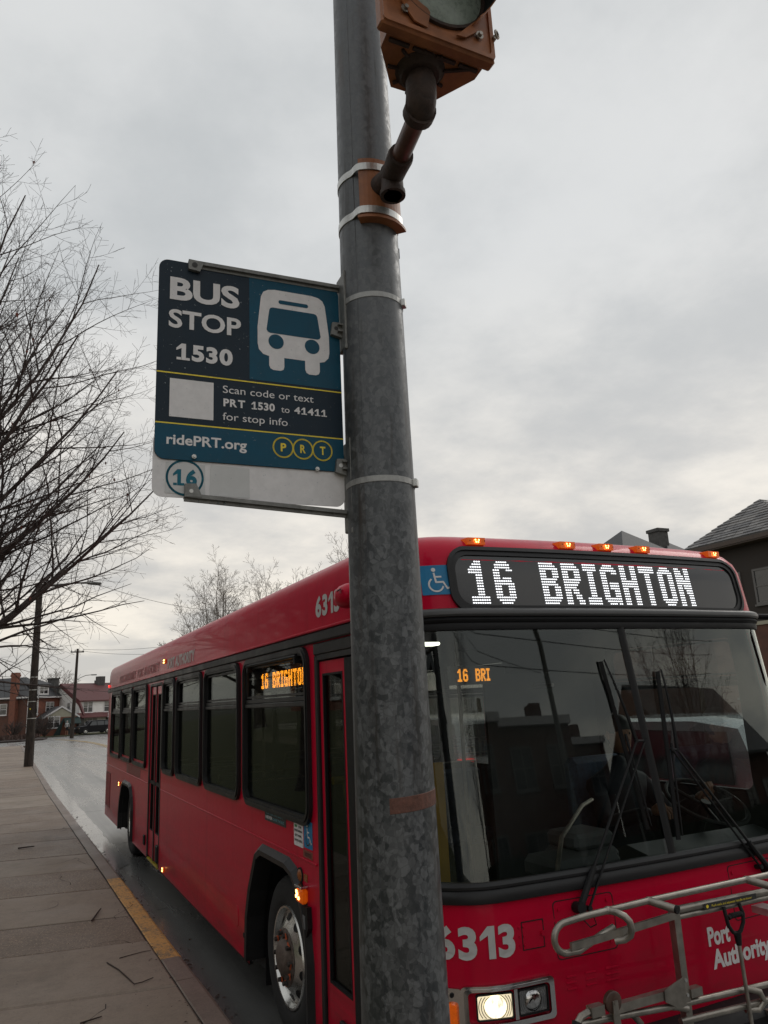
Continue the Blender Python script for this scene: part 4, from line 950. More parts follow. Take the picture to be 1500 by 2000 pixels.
def rr_pair(d0, r0, d1, r1):
    A_ = rrect(DX0 + d0, DX1 - d0, DZ0 + d0, DZ1 - d0, r0, 8); B_ = rrect(DX0 + d1, DX1 - d1, DZ0 + d1, DZ1 - d1, r1, 8); O, I = [], []
    for i in range(len(A_)):
        a, b = A_[i], A_[(i + 1) % len(A_)]; c, d = B_[i], B_[(i + 1) % len(B_)]; L = math.hypot(b[0] - a[0], b[1] - a[1]); m = max(1, int(L / .06)) if L > .09 else 1
        for j in range(m): t = j / m; O.append((a[0] + (b[0] - a[0]) * t, a[1] + (b[1] - a[1]) * t)); I.append((c[0] + (d[0] - c[0]) * t, c[1] + (d[1] - c[1]) * t))
    return O, I
ds = MB(); fring(*rr_pair(0, .11, .016, .10), .018, -.01, ds); fring(*rr_pair(.014, .10, .040, .085), .010, -.01, ds); ds = ds.build('destination_sign', BLACKT, bus, smooth=True)
fgrid(DX0 + .03, DX1 - .03, DZ0 + .03, DZ1 - .03, .003, 40, 5).build('sign_glass', LEDP, ds, smooth=True)
cw, rh_ = .01285, .01425
led('led_character', '16 BRIGHTON', lambda c, r: S(.383 + (c + .5) * cw, 2.488 + (r + .5) * rh_, .007), cw, LEDW, ds, gap=2, space=13, dot=(.80, .50))
# stickers
def stroke(mb, P, w, fn):
    for (a, b), (c, d) in zip(P, P[1:]):
        L = math.hypot(c - a, d - b) or 1; nx_, ny_ = -(d - b) / L * w / 2, (c - a) / L * w / 2
        mb.add([fn(a + nx_, b + ny_), fn(a - nx_, b - ny_), fn(c - nx_, d - ny_), fn(c + nx_, d + ny_)], [(0, 1, 2, 3)])
    for (a, b) in P[1:-1]: mb.add([fn(a + w / 2 * math.cos(k * math.pi / 4), b + w / 2 * math.sin(k * math.pi / 4)) for k in range(8)], [tuple(range(8))])
def disc(mb, a, b, r, fn, n=20): mb.add([fn(a + r * math.cos(2 * math.pi * k / n), b + r * math.sin(2 * math.pi * k / n)) for k in range(n)], [tuple(range(n))])
def arcpts(a, b, r, t0, t1, n=24): return [(a + r * math.cos(R(t0 + (t1 - t0) * k / n)), b + r * math.sin(R(t0 + (t1 - t0) * k / n))) for k in range(n + 1)]
def wheelchair(fn0, fn1, parent):
    """unit square; fn maps (u, v)"""
    b = MB()
    for i in range(6):
        for j in range(2): b.add([fn0(i / 6, j / 2), fn0((i + 1) / 6, j / 2), fn0((i + 1) / 6, (j + 1) / 2), fn0(i / 6, (j + 1) / 2)], [(0, 1, 2, 3)])
    st = b.build('access_sticker', SBLUE, parent); m = MB(); disc(m, .42, .84, .07, fn1); stroke(m, [(.42, .74), (.46, .42), (.70, .42), (.82, .20), (.92, .24)], .062, fn1); stroke(m, [(.445, .60), (.66, .60)], .055, fn1)
    stroke(m, arcpts(.46, .34, .23, 125, 345), .055, fn1); m.build('wheelchair_symbol', OFFW, st)
wheelchair(lambda u, v: S(.150 + u * .137, 2.54 + v * .15, .003), lambda u, v: S(.150 + u * .137, 2.54 + v * .15, .0045), bus)
wheelchair(lambda u, v: (-.002, 1.415 - u * .15, 1.218 + v * .152), lambda u, v: (-.0035, 1.415 - u * .15, 1.218 + v * .152), bus)
def sticker(name, y0, y1, z0, z1, m, lines, r=.008):
    b = MB(); b.prism(rrect(y1, y0, z0, z1, r, 3), lambda a, c: (-.002, a, c), lambda a, c: (0.0005, a, c)); st = b.build(name, m, bus)
    for (txt, y, z, cap, w, mt, bold) in lines:
        t = MB(); text(t, txt, cap, w, lambda u, v: (-.0035, y - u, z + v), bold); t.build('lettering', mt, st)
    return st
sticker('safety_sticker', 2.215, 1.755, 1.283, 1.355, INK, [('FOR YOUR OWN SAFETY,', 2.17, 1.327, .016, .36, LTBLUE, .01), ('NEVER', 2.19, 1.299, .019, .15, OFFW, .03), ('CHASE THE BUS', 2.03, 1.299, .016, .24, LTBLUE, .01)])
sticker('rider_sticker', 1.597, 1.43, 1.208, 1.368, OFFW, [('HELPING', 1.51, 1.333, .011, .07, INK, .03), ('OLDER', 1.51, 1.315, .011, .055, INK, .03), ('PENNSYLVANIANS', 1.585, 1.290, .013, .145, INK, .03), ('GET WHERE', 1.575, 1.262, .013, .12, INK, .03), ("THEY'RE GOING", 1.585, 1.234, .014, .145, INK, .03)])
gk = MB(); gk.box(-.0035, -.002, 1.535, 1.575, 1.345, 1.36); gk.box(-.0035, -.002, 1.54, 1.58, 1.315, 1.328); gk.build('green_mark', GREEN, bus)
sticker('rusty_label', 1.432, 1.27, 1.163, 1.205, mat('faded_orange_label', (.22, .05, .035), .5, 0, .2, 30), [('NOTICE', 1.40, 1.172, .022, .11, INK, .02)], .003)
sticker('small_label', 1.425, 1.345, 1.03, 1.075, MATS['faded_orange_label'], [('NO STEP', 1.415, 1.045, .014, .06, INK, .0)], .003) if False else None
ref = MB(); ref.box(-.004, 0, 1.365, 1.425, 1.03, 1.07); ref.build('reflector', AMBD, bus)
ab = MB(); ab.lathe([(.0, -.02), (.02, -.018), (.033, -.01), (.036, 0)], lambda a, b, c: (c, 1.487 + a, 1.05 + b), 20); ab.build('round_side_lamp', AMBD, bus, smooth=True)
ab = MB(); ab.ring([(1.487 + .045 * math.cos(t / 10 * math.pi), 1.05 + .045 * math.sin(t / 10 * math.pi)) for t in range(20)], [(1.487 + .036 * math.cos(t / 10 * math.pi), 1.05 + .036 * math.sin(t / 10 * math.pi)) for t in range(20)], lambda a, b: (-.008, a, b), lambda a, b: (0, a, b)); ab.build('lamp_bezel', BLACK, bus)
# side turn lamp with hood
tl = MB(); tl.box(-.045, 0, 1.36, 1.465, .915, .995, b=.012); tl = tl.build('side_turn_lamp', AMB, bus); h = MB(); h.box(-.05, .0, 1.355, 1.47, .997, 1.012, b=.004); h.build('hood', CHROME, tl)
for k, (y, z) in enumerate(((1.43, .965), (1.445, .95), (1.405, .945), (1.44, .978))): q = MB(); q.box(-.049, -.0455, y - .009, y + .009, z - .008, z + .008); q.build('bulb', AMBH, tl)
sn = MB(); sn.prism([(1.31, .91), (1.40, .90), (1.42, .84), (1.39, .77), (1.33, .75), (1.30, .80)], lambda a, b: (-.03, a, b), lambda a, b: (0, a, b)); sn = sn.build('side_camera', BLACK, bus); sn2 = MB(); sn2.box(-.034, -.031, 1.335, 1.375, .79, .86); sn2.build('camera_window', GREYI, sn)
def marker(y, z, w, h, m=AMB, red=False):
    b = MB(); b.box(-.018 + interp(z, SIP), .002 + interp(z, SIP), y - w / 2, y + w / 2, z - h / 2, z + h / 2, b=.006); b = b.build('marker_light', m, bus)
    if not red:
        for q in (-.25, .25): c = MB(); c.box(-.0215 + interp(z, SIP), -.0185 + interp(z, SIP), y - w * .3, y + w * .3, z + q * h - h * .12, z + q * h + h * .12); c.build('bulb', AMBH, b)
marker(6.07, .335, .075, .05); marker(6.274, 2.62, .10, .055); marker(10.14, .94, .07, .07); marker(12.17, 2.53, .06, .04, REDL, True)
cap = MB(); cap.lathe([(0, -.004), (.05, -.003), (.055, 0)], lambda a, b, c: (c, 2.95 + a * .8, .52 + b * 1.4), 20); cap.build('filler_cap', RED, bus); cap = MB(); cap.lathe([(0, -.004), (.016, -.003), (.018, 0)], lambda a, b, c: (c, 2.77 + a, .43 + b), 12); cap.build('tow_plug', BLACK, bus)
# numbers and lettering on the upper side
def side_text(name, s, y, z, cap_, w, m, bold=0.):
    t = MB(); text(t, s, cap_, w, serif=False, bold=bold, fn=lambda u, v: (-.003 + interp(z + v, SIP), y - u, z + v)); return t.build(name, m, bus)
side_text('fleet_number', '6313', 1.12, 2.553, .125, .385, GREYV, .045)
side_text('lettering', 'PORT AUTHORITY', 6.12, 2.52, .118, 1.52, FADED, .05)
side_text('ghost_lettering', 'PORT AUTHORITY', 8.55, 2.525, .115, 1.9, mat('reflected_lettering', (.42, .13, .14), .5, 0, .2, 30), .03)  # repeats farther back are the lettering's ghost reflections, painted on
side_text('ghost_lettering', 'PORT AUTHORITY', 10.6, 2.525, .115, 1.9, MATS['reflected_lettering'], .03)
gp = MB(); gp.box(-.001, 0, 8.0, 9.4, 1.16, 1.285); gp.build('patched_panel', mat('patched_red_panel', (.22, .03, .035), .45, 0, .3, 4), bus)
# curb-side mirror housing
mh = MB(); mh.lathe([(0, -.09), (.04, -.085), (.07, -.055), (.082, 0), (.082, .06), (.07, .10), (.03, .12), (0, .125)], lambda a, b, c: (-.055 + a * .8, .46 + c * .95, 2.60 + b * .8), 20); mh = mh.build('mirror_arm_housing', RED, bus, smooth=True); mh2 = MB(); mh2.tube([(-.125, .44, 2.62), (-.128, .44, 2.625)], .014, 8); mh2.tube([(-.06, .38, 2.58), (-.12, .2, 2.45), (-.14, -.05, 2.25)], .02, 8); mh2.box(-.22, -.06, -.1, -.02, 1.85, 2.22, b=.03); mh2.build('mirror', BLACK, mh)
# ---- front
def fband(name, prof, m, x0=.0, x1=2.59, parent=bus, nx=46):
    mb = MB(); xs = [x0 + (x1 - x0) * (.5 - .5 * math.cos(math.pi * i / nx)) for i in range(nx + 1)]
    for z, off in prof:
        for x in xs: mb.v.append(tuple(S(x, z, off)))
    for j in range(len(prof) - 1):
        for i in range(nx): a = j * (nx + 1) + i; mb.f.append((a, a + 1, a + nx + 2, a + nx + 1)); mb.m.append(0)
    return mb.build(name, m, parent, smooth=True)
fband('windshield_brow', [(2.468, .0), (2.466, .022), (2.458, .036), (2.445, .042), (2.432, .04), (2.424, .03)], mat('grey_rubber_brow', (.055, .055, .056), .4, 0, .1, 5))
fband('windshield_seal', [(2.426, .02), (2.41, .028), (2.398, .02), (2.396, .014), (2.38, .018), (2.362, .012), (2.358, -.01)], BLACK)
fband('windshield_seal', [(1.272, -.01), (1.266, .014), (1.252, .022), (1.242, .02), (1.240, .012), (1.228, .02), (1.20, .024), (1.186, .018), (1.182, 0)], BLACKT)
for xa, xb in ((0, .065), (2.525, 2.59)): fgrid(xa, xb, 1.24, 2.40, .008, 6, 8).build('corner_post', BLACK, bus, smooth=True)
for xa, xb in ((.05, 1.258), (1.288, 2.54)): fgrid(xa, xb, 1.255, 2.375, .001, 30, 16).build('windshield', GL_WS, bus, smooth=True)
dv_ = MB(); P = [(1.248 + .03 * (1 - (z - 1.26) / 1.11), z) for z in [1.26 + 1.11 * k / 12 for k in range(13)]]
for k in range(12):
    (a, b), (c, d) = P[k], P[k + 1]; dv_.add([S(a - .006, b, .003), S(a + .01, b, .014), S(a + .03, b, .014), S(a + .044, b, .003), S(c - .006, d, .003), S(c + .01, d, .014), S(c + .03, d, .014), S(c + .044, d, .003)], [(0, 1, 5, 4), (1, 2, 6, 5), (2, 3, 7, 6)])
dv_.build('windshield_divider', BLACK, bus, smooth=True)
# marker lights along the brow
for x in (.474, 1.045, 1.315, 1.595, 2.20):
    b = MB(); zc_ = 2.826
    def pf(u, v, o): return S(x + u, zc_ + v, o)
    w_, h_ = .052, .0195
    def pf(u, v, o): return Vector((x + u, YS_(x + u, zc_ - .017) + .045 - o * 3.2, zc_ + v))
    b.add([pf(-w_, -h_, 0), pf(w_, -h_, 0), pf(w_, h_, 0), pf(-w_, h_, 0), pf(-w_ * .97, -h_ * .93, .02), pf(w_ * .97, -h_ * .93, .02), pf(w_ * .97, h_ * .93, .02), pf(-w_ * .97, h_ * .93, .02)], [(4, 5, 6, 7), (0, 1, 5, 4), (1, 2, 6, 5), (2, 3, 7, 6), (3, 0, 4, 7)]); b = b.build('marker_light', AMB, bus)
    for u, v in ((-.010, .005), (.010, .005), (-.006, -.006), (.006, -.006)): q = MB(); disc(q, u, v, .0042, lambda a, c: pf(a, c, .0225), 8); q.build('bulb', AMBH, b)
    q = MB()
    for u in (-.042, .042): disc(q, u, 0, .0035, lambda a, c: pf(a, c, .0225), 8)
    q.build('screw', BLACK, b)
# big number, lettering; arcx walks back from x = .383 along the curved front
AT = [(0., .383)]
while AT[-1][1] > .004:
    x = AT[-1][1]; d_ = .004 if x > .05 else .0015; AT.append((AT[-1][0] + math.hypot(d_, YS_(x - d_, 1.03) - YS_(x, 1.03)), x - d_))
def arcx(s): return interp(s, AT)
t = MB(); text(t, '6313', .126, .354, lambda u, v: S(arcx(.376 - u), .975 + v, .002), .045, False); t.build('fleet_number', GREYV, bus)
t = MB(); text(t, 'Port', .083, .150, lambda u, v: S(1.436 + u, .837 + v, .002), .04); t.build('lettering', OFFW, bus)
t = MB(); text(t, 'Authority', .083, .415, lambda u, v: S(1.448 + u, .737 + v, .002), .04); t.build('lettering', OFFW, bus)
# access panels: thin dark gap round each
GAP = mat('panel_gap', (.012, .002, .004), .8, 0, .1, 5)
for (x0, x1, z0, z1, nm) in ((.565, .893, .922, 1.155, 1), (1.640, 1.970, .915, 1.165, 1), (.397, .508, .986, 1.098, 0)):
    O = dense(rrect(x0, x1, z0, z1, .02 if nm else .003, 4)); cxx, czz = (x0 + x1) / 2, (z0 + z1) / 2
    I = [(cxx + (a - cxx) * (1 - .004 / abs(x1 - cxx)), czz + (b - czz) * (1 - .004 / abs(z1 - czz))) for a, b in O]
    p = MB(); fring(O, I, .0012, -.002, p); p = p.build('access_panel', GAP, bus)
    if nm:
        for bx, bz in ((x0 + .03, z1 - .035), (x1 - .035, z1 - .03), (x0 + .03, z0 + .035), (x1 - .035, z0 + .035)):
            q = MB(); q.tube([S(bx, bz, .0), S(bx, bz, .005)], .008, 8); q.build('bolt', RED, p)
    else:
        for k in range(3):
            for dx in (-.012, .010): q = MB(); q.tube([S(x0 + dx, z0 + .02 + k * .036, 0), S(x0 + dx, z0 + .02 + k * .036, .004)], .0045, 6); q.build('hinge_rivet', RED, p)
        q = MB(); q.tube([S(x1 - .008, czz, 0), S(x1 - .008, czz, .009)], .011, 10); q.build('latch', RED, p)
for k in range(3):
    for xx, w_ in ((.60, .05), (.70, .055), (.81, .07)): q = MB(); zz = .858 - k * .024; q.add([S(xx, zz, .001), S(xx + w_, zz, .001), S(xx + w_, zz - .008, .003), S(xx, zz - .008, .003), S(xx, zz - .010, 0), S(xx + w_, zz - .010, 0)], [(0, 1, 2, 3), (3, 2, 5, 4)]); q.build('vent_slot', RED, bus)
# headlights, both sides
def headlights(mir):
    mx = (lambda x: 2.59 - x) if mir else (lambda x: x)
    SS = lambda x, z, o: S(mx(x), z, o)
    X0, X1, Z0, Z1 = .150, .512, .732, .868
    hb = MB(); O = dense(rrect(X0 - .02, X1 + .012, Z0 - .012, Z1 + .012, .02, 4)); cxx, czz = (X0 + X1) / 2, (Z0 + Z1) / 2
    sc_ = lambda P, kx, kz: [(cxx + (a - cxx) * kx, czz + (b - czz) * kz) for a, b in P]
    hb.ring(O, sc_(O, .95, .88), lambda a, b: SS(a, b, .002), lambda a, b: SS(a, b, .02)); hb.ring(sc_(O, .95, .88), sc_(O, .88, .74), lambda a, b: SS(a, b, .022), lambda a, b: SS(a, b, -.004))
    hb = hb.build('headlight', CHROME, bus, smooth=True)
    dv2 = MB(); dv2.add([SS(.327, Z0 + .012, .02), SS(.343, Z0 + .012, .02), SS(.343, Z1 - .012, .02), SS(.327, Z1 - .012, .02)], [(0, 1, 2, 3)]); dv2.build('divider', CHROME, hb)
    for (a0, a1, lit) in ((.176, .326, True), (.344, .494, False)):
        cx_ = (a0 + a1) / 2; cz_ = (Z0 + Z1) / 2; hh = .046
        fr_ = MB(); O = rrect(a0 + .002, a1 - .002, cz_ - hh - .004, cz_ + hh + .004, .008, 3); I = rrect(a0 + .008, a1 - .008, cz_ - hh + .002, cz_ + hh - .002, .006, 3); fr_.ring(O, I, lambda a, b: SS(a, b, .019), lambda a, b: SS(a, b, .004)); fr_.build('lamp_rim', BLACK, hb)
        rf_ = MB(); disc_ = [(a, b) for a, b in rrect(a0 + .006, a1 - .006, cz_ - hh, cz_ + hh, .006, 3)]; rf_.add([SS(a, b, .011) for a, b in disc_], [tuple(range(len(disc_)))]); rf_.build('reflector', HEADG if lit else HEADOFF, hb)
        for k, rr in enumerate((.064, .055, .046)):
            rg = MB(); pts = [p for p in arcpts(cx_, cz_, rr, 0, 360, 40)]
            for p, q in zip(pts, pts[1:]):
                if abs(p[1] - cz_) < hh - .003 and abs(q[1] - cz_) < hh - .003: stroke(rg, [p, q], .003, lambda a, b: SS(a, b, .0125))
            rg.build('fresnel_rings', mat('clear_ridge', (.35, .34, .30), .2, .3, .1, 30) if lit else GREYI, hb, kind='stuff')
        ln = MB(); ln.lathe([(.041, .0125), (.036, .017), (.024, .022), (0, .025)], lambda a, b, c: SS(cx_ + a, cz_ + b, c), 24)
        ln.build('lens', HEADON if lit else mat('clear_lens', (.5, .5, .5), .1, 1, .3, 60), hb, smooth=True)
    tr = MB(); O = rrect(.082, .132, .70, .87, .01, 3); tr.prism(O, lambda a, b: SS(a, b, .014), lambda a, b: SS(a, b, 0)); tr = tr.build('corner_lamp', CHROME, bus)
    q = MB(); q.prism(rrect(.088, .118, .715, .815, .012, 3), lambda a, b: SS(a, b, .03), lambda a, b: SS(a, b, .01)); q.build('lens', AMB, tr)
    q = MB(); q.tube([SS(.104, .845, .014), SS(.104, .845, .019)], .009, 10); q.build('bolt', BLACK, tr)
headlights(False); headlights(True)
# bumper
bm = MB(); prof = [(.60, .0), (.598, .05), (.585, .10), (.55, .13), (.36, .13), (.32, .11), (.30, .02)]
nx = 50; xs = [2.59 * (.5 - .5 * math.cos(math.pi * i / nx)) for i in range(nx + 1)]
for z, off in prof:
    for x in xs: bm.v.append(tuple(S(x, min(z, 1.0), off)))
for j in range(len(prof) - 1):
    for i in range(nx): a = j * (nx + 1) + i; bm.f.append((a, a + 1, a + nx + 2, a + nx + 1)); bm.m.append(0)
bm.build('bumper', BLACK, bus, smooth=True)
# wipers
def wiper(piv, piv2, joint, joint2, tip, low, side):
    A0, B0 = S(*piv, .035), S(*piv2, .03); A1, B1 = S(*joint, .045), S(*joint2, .045)
    w = MB(); k = A0.lerp(A1, .22); w.tube([A0, k], [.016, .014], 8); w.tube([k, A1], [.0075, .006], 6); w.tube([B0, B1], [.006, .005], 6); w.tube([A1, B1], .006, 6)
    w.tube([S(*piv, .0), S(*piv, .05)], .024, 12); w.tube([S(*piv2, .0), S(*piv2, .04)], .012, 8)
    for p in (A1, B1): w.tube([p + Vector((0, -.006, 0)), p + Vector((0, .008, 0))], .009, 8)
    w.tube([A0 + Vector((.01, -.01, -.01)), A0 + Vector((.05, -.025, -.04)), A0 + Vector((.07, -.012, -.075)), A0 + Vector((.045, .0, -.085)), A0 + Vector((.015, .01, -.05))], .003, 5)
    w = w.build('wiper', BLACK, bus, smooth=True)
    T, Lw = S(*tip, .016), S(*low, .016); mid = S(*joint, .03)
    b = MB(); n_ = 12; pts = []
    for i in range(n_ + 1): t = i / n_; x = tip[0] + (low[0] - tip[0]) * t; z = tip[1] + (low[1] - tip[1]) * t; pts.append((x, z))
    for i in range(n_): (a, c), (e, g_) = pts[i], pts[i + 1]; b.add([S(a - .005, c, .010), S(a + .005, c, .024), S(e + .005, g_, .024), S(e - .005, g_, .010), S(a - .005, c, .002), S(e - .005, g_, .002)], [(0, 1, 2, 3), (4, 0, 3, 5)])
    b.tube([S(pts[0][0] + .01, pts[0][1] + .006, .03)] + [S(pts[0][0] + (joint[0] - pts[0][0]) * t + .008, pts[0][1] + (joint[1] - pts[0][1]) * t, .034 + .01 * math.sin(t * 3)) for t in (.2, .4, .6, .8, 1)], [.005, .006, .007, .008, .010, .012], 6)
    b.tube([S(pts[0][0] + .012 + (low[0] - tip[0]) * t, pts[0][1] + (low[1] - tip[1]) * t, .032) for t in (.45, .6, .8, .98)], [.008, .006, .005, .003], 6)
    b.build('blade', BLACK, w)
wiper((.685, 1.118), (.735, 1.108), (1.178, 1.79), (1.232, 1.788), (1.078, 2.19), (1.165, 1.385), 0)
wiper((1.905, 1.120), (1.850, 1.135), (1.436, 1.73), (1.400, 1.735), (1.452, 2.13), (1.345, 1.32), 1)
# street-side mirror
m_ = MB(); m_.tube([(2.58, .15, 2.46), (2.68, .0, 2.44), (2.74, -.08, 2.40)], .018, 8); m_.box(2.66, 2.83, -.14, -.05, 2.06, 2.40, b=.03); m_.build('mirror', BLACK, bus)
# bike rack, folded up
yr = -.5
rk = MB(); T_ = .0135
def loop(pts, r=T_): rk.tube(pts, r, 10)
U = [(.42 + .062 * math.cos(R(a)) - .002, yr, 1.100 + .056 * math.sin(R(a))) for a in range(100, 281, 15)]
loop([(2.15, yr, 1.174), (.86, yr, 1.170), (.52, yr, 1.163)] + U + [(.47, yr, 1.042), (.60, yr, 1.085), (.66, yr, 1.10)])
U2 = [(2.17 + .062 * math.cos(R(a)), yr, 1.112 + .062 * math.sin(R(a))) for a in range(80, -100, -15)]
loop([(2.10, yr, 1.174)] + U2 + [(2.10, yr, 1.05), (2.0, yr, 1.08)])
loop([(.99, yr, 1.112), (1.66, yr, 1.104)], .016); loop([(.99, yr, 1.084), (1.66, yr, 1.080)], .0125)
rk.box(.985, 1.02, yr - .012, yr + .022, .50, 1.125); rk.box(1.62, 1.655, yr - .012, yr + .022, .50, 1.12)
rk.prism([(.425, 1.082), (.565, 1.088), (.985, 1.110), (.985, 1.082), (.565, 1.060), (.425, 1.054)], lambda a, b: (a, yr - .018, b), lambda a, b: (a, yr - .004, b))
loop([(.64, yr, 1.166), (.655, yr - .03, 1.163), (.675, yr - .055, 1.150), (.69, yr - .065, 1.130), (.698, yr - .065, 1.10), (.695, yr - .055, 1.075), (.68, yr - .035, 1.058), (.65, yr - .01, 1.052)], .0145)
loop([(.865, yr, 1.170), (.91, yr - .10, 1.150)], .0165); loop([(1.465, yr, 1.172), (1.50, yr - .10, 1.155)], .0165)
loop([(.43, yr, .79), (.60, yr, .782), (.9, yr, .760), (1.5, yr, .735), (2.1, yr, .715)]); loop([(.95, yr - .01, .70), (1.3, yr - .01, .685), (2.1, yr - .01, .665)], .0135)
loop([(.70, yr, .775), (.76, yr + .05, .74), (.80, yr + .06, .70)]); loop([(.93, yr, .758), (.99, yr - .02, .742)], .014)
loop([(1.36, yr, .745), (1.41, yr - .03, .73), (1.43, yr - .03, .69), (1.40, yr - .02, .66), (1.34, yr, .665)])
rk.box(.60, .985, yr - .018, yr + .012, .795, .828); rk.box(1.02, 1.085, yr - .02, yr + .015, .775, .808)
rk.prism([(.87, .835), (.985, .865), (.985, .745), (.93, .76), (.87, .79)], lambda a, b: (a, yr - .024, b), lambda a, b: (a, yr - .020, b))
rk.box(.49, .555, yr - .02, yr + .015, .805, .842); rk.tube([(.49, yr, .823), (.45, yr, .815), (.425, yr, .79)], .014, 8)
for (x, z) in ((.64, 1.166), (.865, 1.170), (1.465, 1.172)): rk.tube([(x - .012, yr, z), (x - .004, yr, z), (x + .012, yr, z)], [.0135, .0165, .0135], 10, False)
for (x, z) in ((.60, .782), (.93, .758), (1.36, .742)): rk.tube([(x - .010, yr, z), (x, yr, z), (x + .010, yr, z)], [.0135, .0168, .0135], 10, False)
for x in (1.0, 1.637): rk.box(x - .02, x + .02, yr + .02, -.25, .52, .57)
rk = rk.build('bike_rack', STEEL, bus, smooth=True)
h = MB(); h.tube([(.43, yr, .80), (.39, yr - .01, .735), (.35, yr - .01, .66)], .020, 10); h.build('rubber_grip', BLACK, rk)
for (x, z) in ((.915, 1.15), (1.505, 1.155)): h = MB(); h.tube([(x - .001, yr - .100, z), (x + .002, yr - .110, z - .002)], .0172, 12); h.build('end_cap', BLACK, rk)
h = MB(); h.lathe([(0, -.006), (.036, -.006), (.040, -.003), (.040, .014), (0, .014)], lambda a, b, c: (.60 + a, yr - .02 + c, .842 + b), 22); h.build('roller', mat('brown_roller', (.06, .03, .02), .4, 0, .3, 30), rk, smooth=True)
h = MB(); h.prism([(.588, .85), (.612, .85), (.618, .76), (.582, .76)], lambda a, b: (a, yr - .034, b), lambda a, b: (a, yr - .028, b)); h.tube([(.60, yr - .03, .843), (.60, yr - .04, .843)], .009, 8); h.build('roller_bracket', STEEL, rk)
for z in (.845, .79, .70): h = MB(); h.tube([(1.003, yr - .012, z), (1.003, yr - .018, z)], .007, 8); h.build('bolt', STEELB, rk)
lb = MB(); lb.add([(1.16 + .33 * i / 1, yr - .0195, 1.094 + .024 * j - .003 * i) for j in (0, 1) for i in (0, 1)], [(0, 1, 3, 2)]); lb = lb.build('instruction_label', INK, rk)
t = MB(); text(t, 'Push rack and squeeze handle to lower', .0098, .255, lambda u, v: (1.205 + u, yr - .0205, 1.1 - .003 * (.13 + u / .33) + v), .0); disc(t, 1.178, 1.105, .0075, lambda a, b: (a, yr - .0205, b), 14); t.build('lettering', YEL, lb)
h = MB(); xx, zz = 1.325, 1.02
h.tube([(1.275, yr - .02, 1.09), (1.272, yr - .03, 1.05), (1.278, yr - .03, 1.015), (1.300, yr - .03, .985), (1.325, yr - .03, .972)], .0085, 8); h.tube([(1.372, yr - .02, 1.09), (1.378, yr - .03, 1.05), (1.372, yr - .03, 1.015), (1.350, yr - .03, .985), (1.325, yr - .03, .972)], .0085, 8)
h.tube([(1.285, yr - .03, 1.045), (1.30, yr - .032, 1.05), (1.35, yr - .032, 1.053), (1.366, yr - .03, 1.050)], .0105, 8); h.tube([(1.325, yr - .03, .982), (1.326, yr - .03, .93)], [.018, .012], 10)
for k in range(7): h.tube([(1.297 + k * .0095, yr - .032, 1.051), (1.300 + k * .0095, yr - .032, 1.0515)], .0122, 8)
h.build('release_handle', BLACK, rk, smooth=True)
h = MB(); h.tube([(1.326, yr - .03, .94), (1.334, yr - .03, .60)], .0085, 8); h.build('release_rod', STEEL, rk)
h = MB(); h.box(1.62, 1.70, yr + .03, yr + .13, .985, 1.015); h.build('bracket_tube', STEELB, rk)
# ---- interior
i_ = MB(); i_.box(.06, 2.53, .3, 1.25, .392, .40); i_.box(.72, 1.87, 1.25, 2.7, .392, .40); i_.box(.06, 2.53, 2.7, 8.55, .392, .40); i_.box(.72, 1.87, 8.55, 12.1, .392, .40); i_.box(.06, .70, 1.25, 2.7, 1.13, 1.14); i_.box(.06, .70, 8.55, 12.1, 1.06, 1.07);  i_.box(.1, 2.49, .5, 12.1, 2.50, 2.52); i_.box(.03, 2.56, 12.1, 12.13, .4, 2.5); i_.build('interior_lining', DARK, bus)
i_ = MB(); i_.prism([(.0, 1.0), (.0, 1.17), (.25, 1.22), (.42, 1.16), (.5, .98), (.45, .4), (.0, .4)], lambda a, b: (1.45, a, b), lambda a, b: (2.45, a, b)); i_.prism([(-.02, .8), (-.02, 1.10), (.12, 1.14), (.2, 1.0), (.2, .4), (.0, .4)], lambda a, b: (.28, a, b), lambda a, b: (1.45, a, b)); i_.build('dashboard', mat('dash_plastic', (.075, .08, .085), .5, 0, .15, 3), bus)
for pts, r in (([(.75, -.02, 1.18), (.9, .1, 1.34), (1.25, .35, 1.43), (1.45, .5, 1.43)], .012),): q = MB(); q.tube(pts, r, 8); q.build('grab_rail', STEEL, bus)
q = MB(); q.box(1.0, 1.30, .12, .42, .4, 1.25, b=.03); q.box(1.02, 1.28, .14, .40, 1.25, 1.33, b=.02); q.build('fare_box', GREYI, bus)
q = MB(); q.box(.78, 1.2, .0, .3, 1.14, 1.25, b=.03); q.build('equipment_box', GREYI, bus)
sw_ = MB(); c0 = Vector((2.10, .26, 1.38)); ax = Vector((0, -.45, .9)).normalized(); a_ = Vector((1, 0, 0)); b_ = ax.cross(a_)
sw_.tube([c0 + (a_ * math.cos(t * math.pi / 16) + b_ * math.sin(t * math.pi / 16)) * .23 for t in range(33)], .014, 8, False); sw_.tube([c0, c0 - ax * .4], .03, 8)
for t in (0, 2.1, 4.2): sw_.tube([c0 - ax * .03, c0 + (a_ * math.cos(t) + b_ * math.sin(t)) * .225], .012, 6)
sw_.build('steering_wheel', BLACK, bus, smooth=True)
q = MB(); q.box(1.86, 2.34, .75, 1.2, .78, .90, b=.04); q.box(1.86, 2.34, 1.16, 1.28, .85, 1.60, b=.04); q.box(1.98, 2.22, .8, 1.1, .4, .78); q.build('driver_seat', SEATM, bus)
q = MB(); q.box(1.5, 2.52, 1.62, 1.65, .4, 2.2); q.build('driver_partition', DARK, bus)
q = MB(); q.box(.55, 1.04, 1.50, 1.54, .4, 1.62); q.box(.08, .12, 1.39, 2.6, 1.14, 1.30); q.build('yellow_partition', YELPAN, bus)
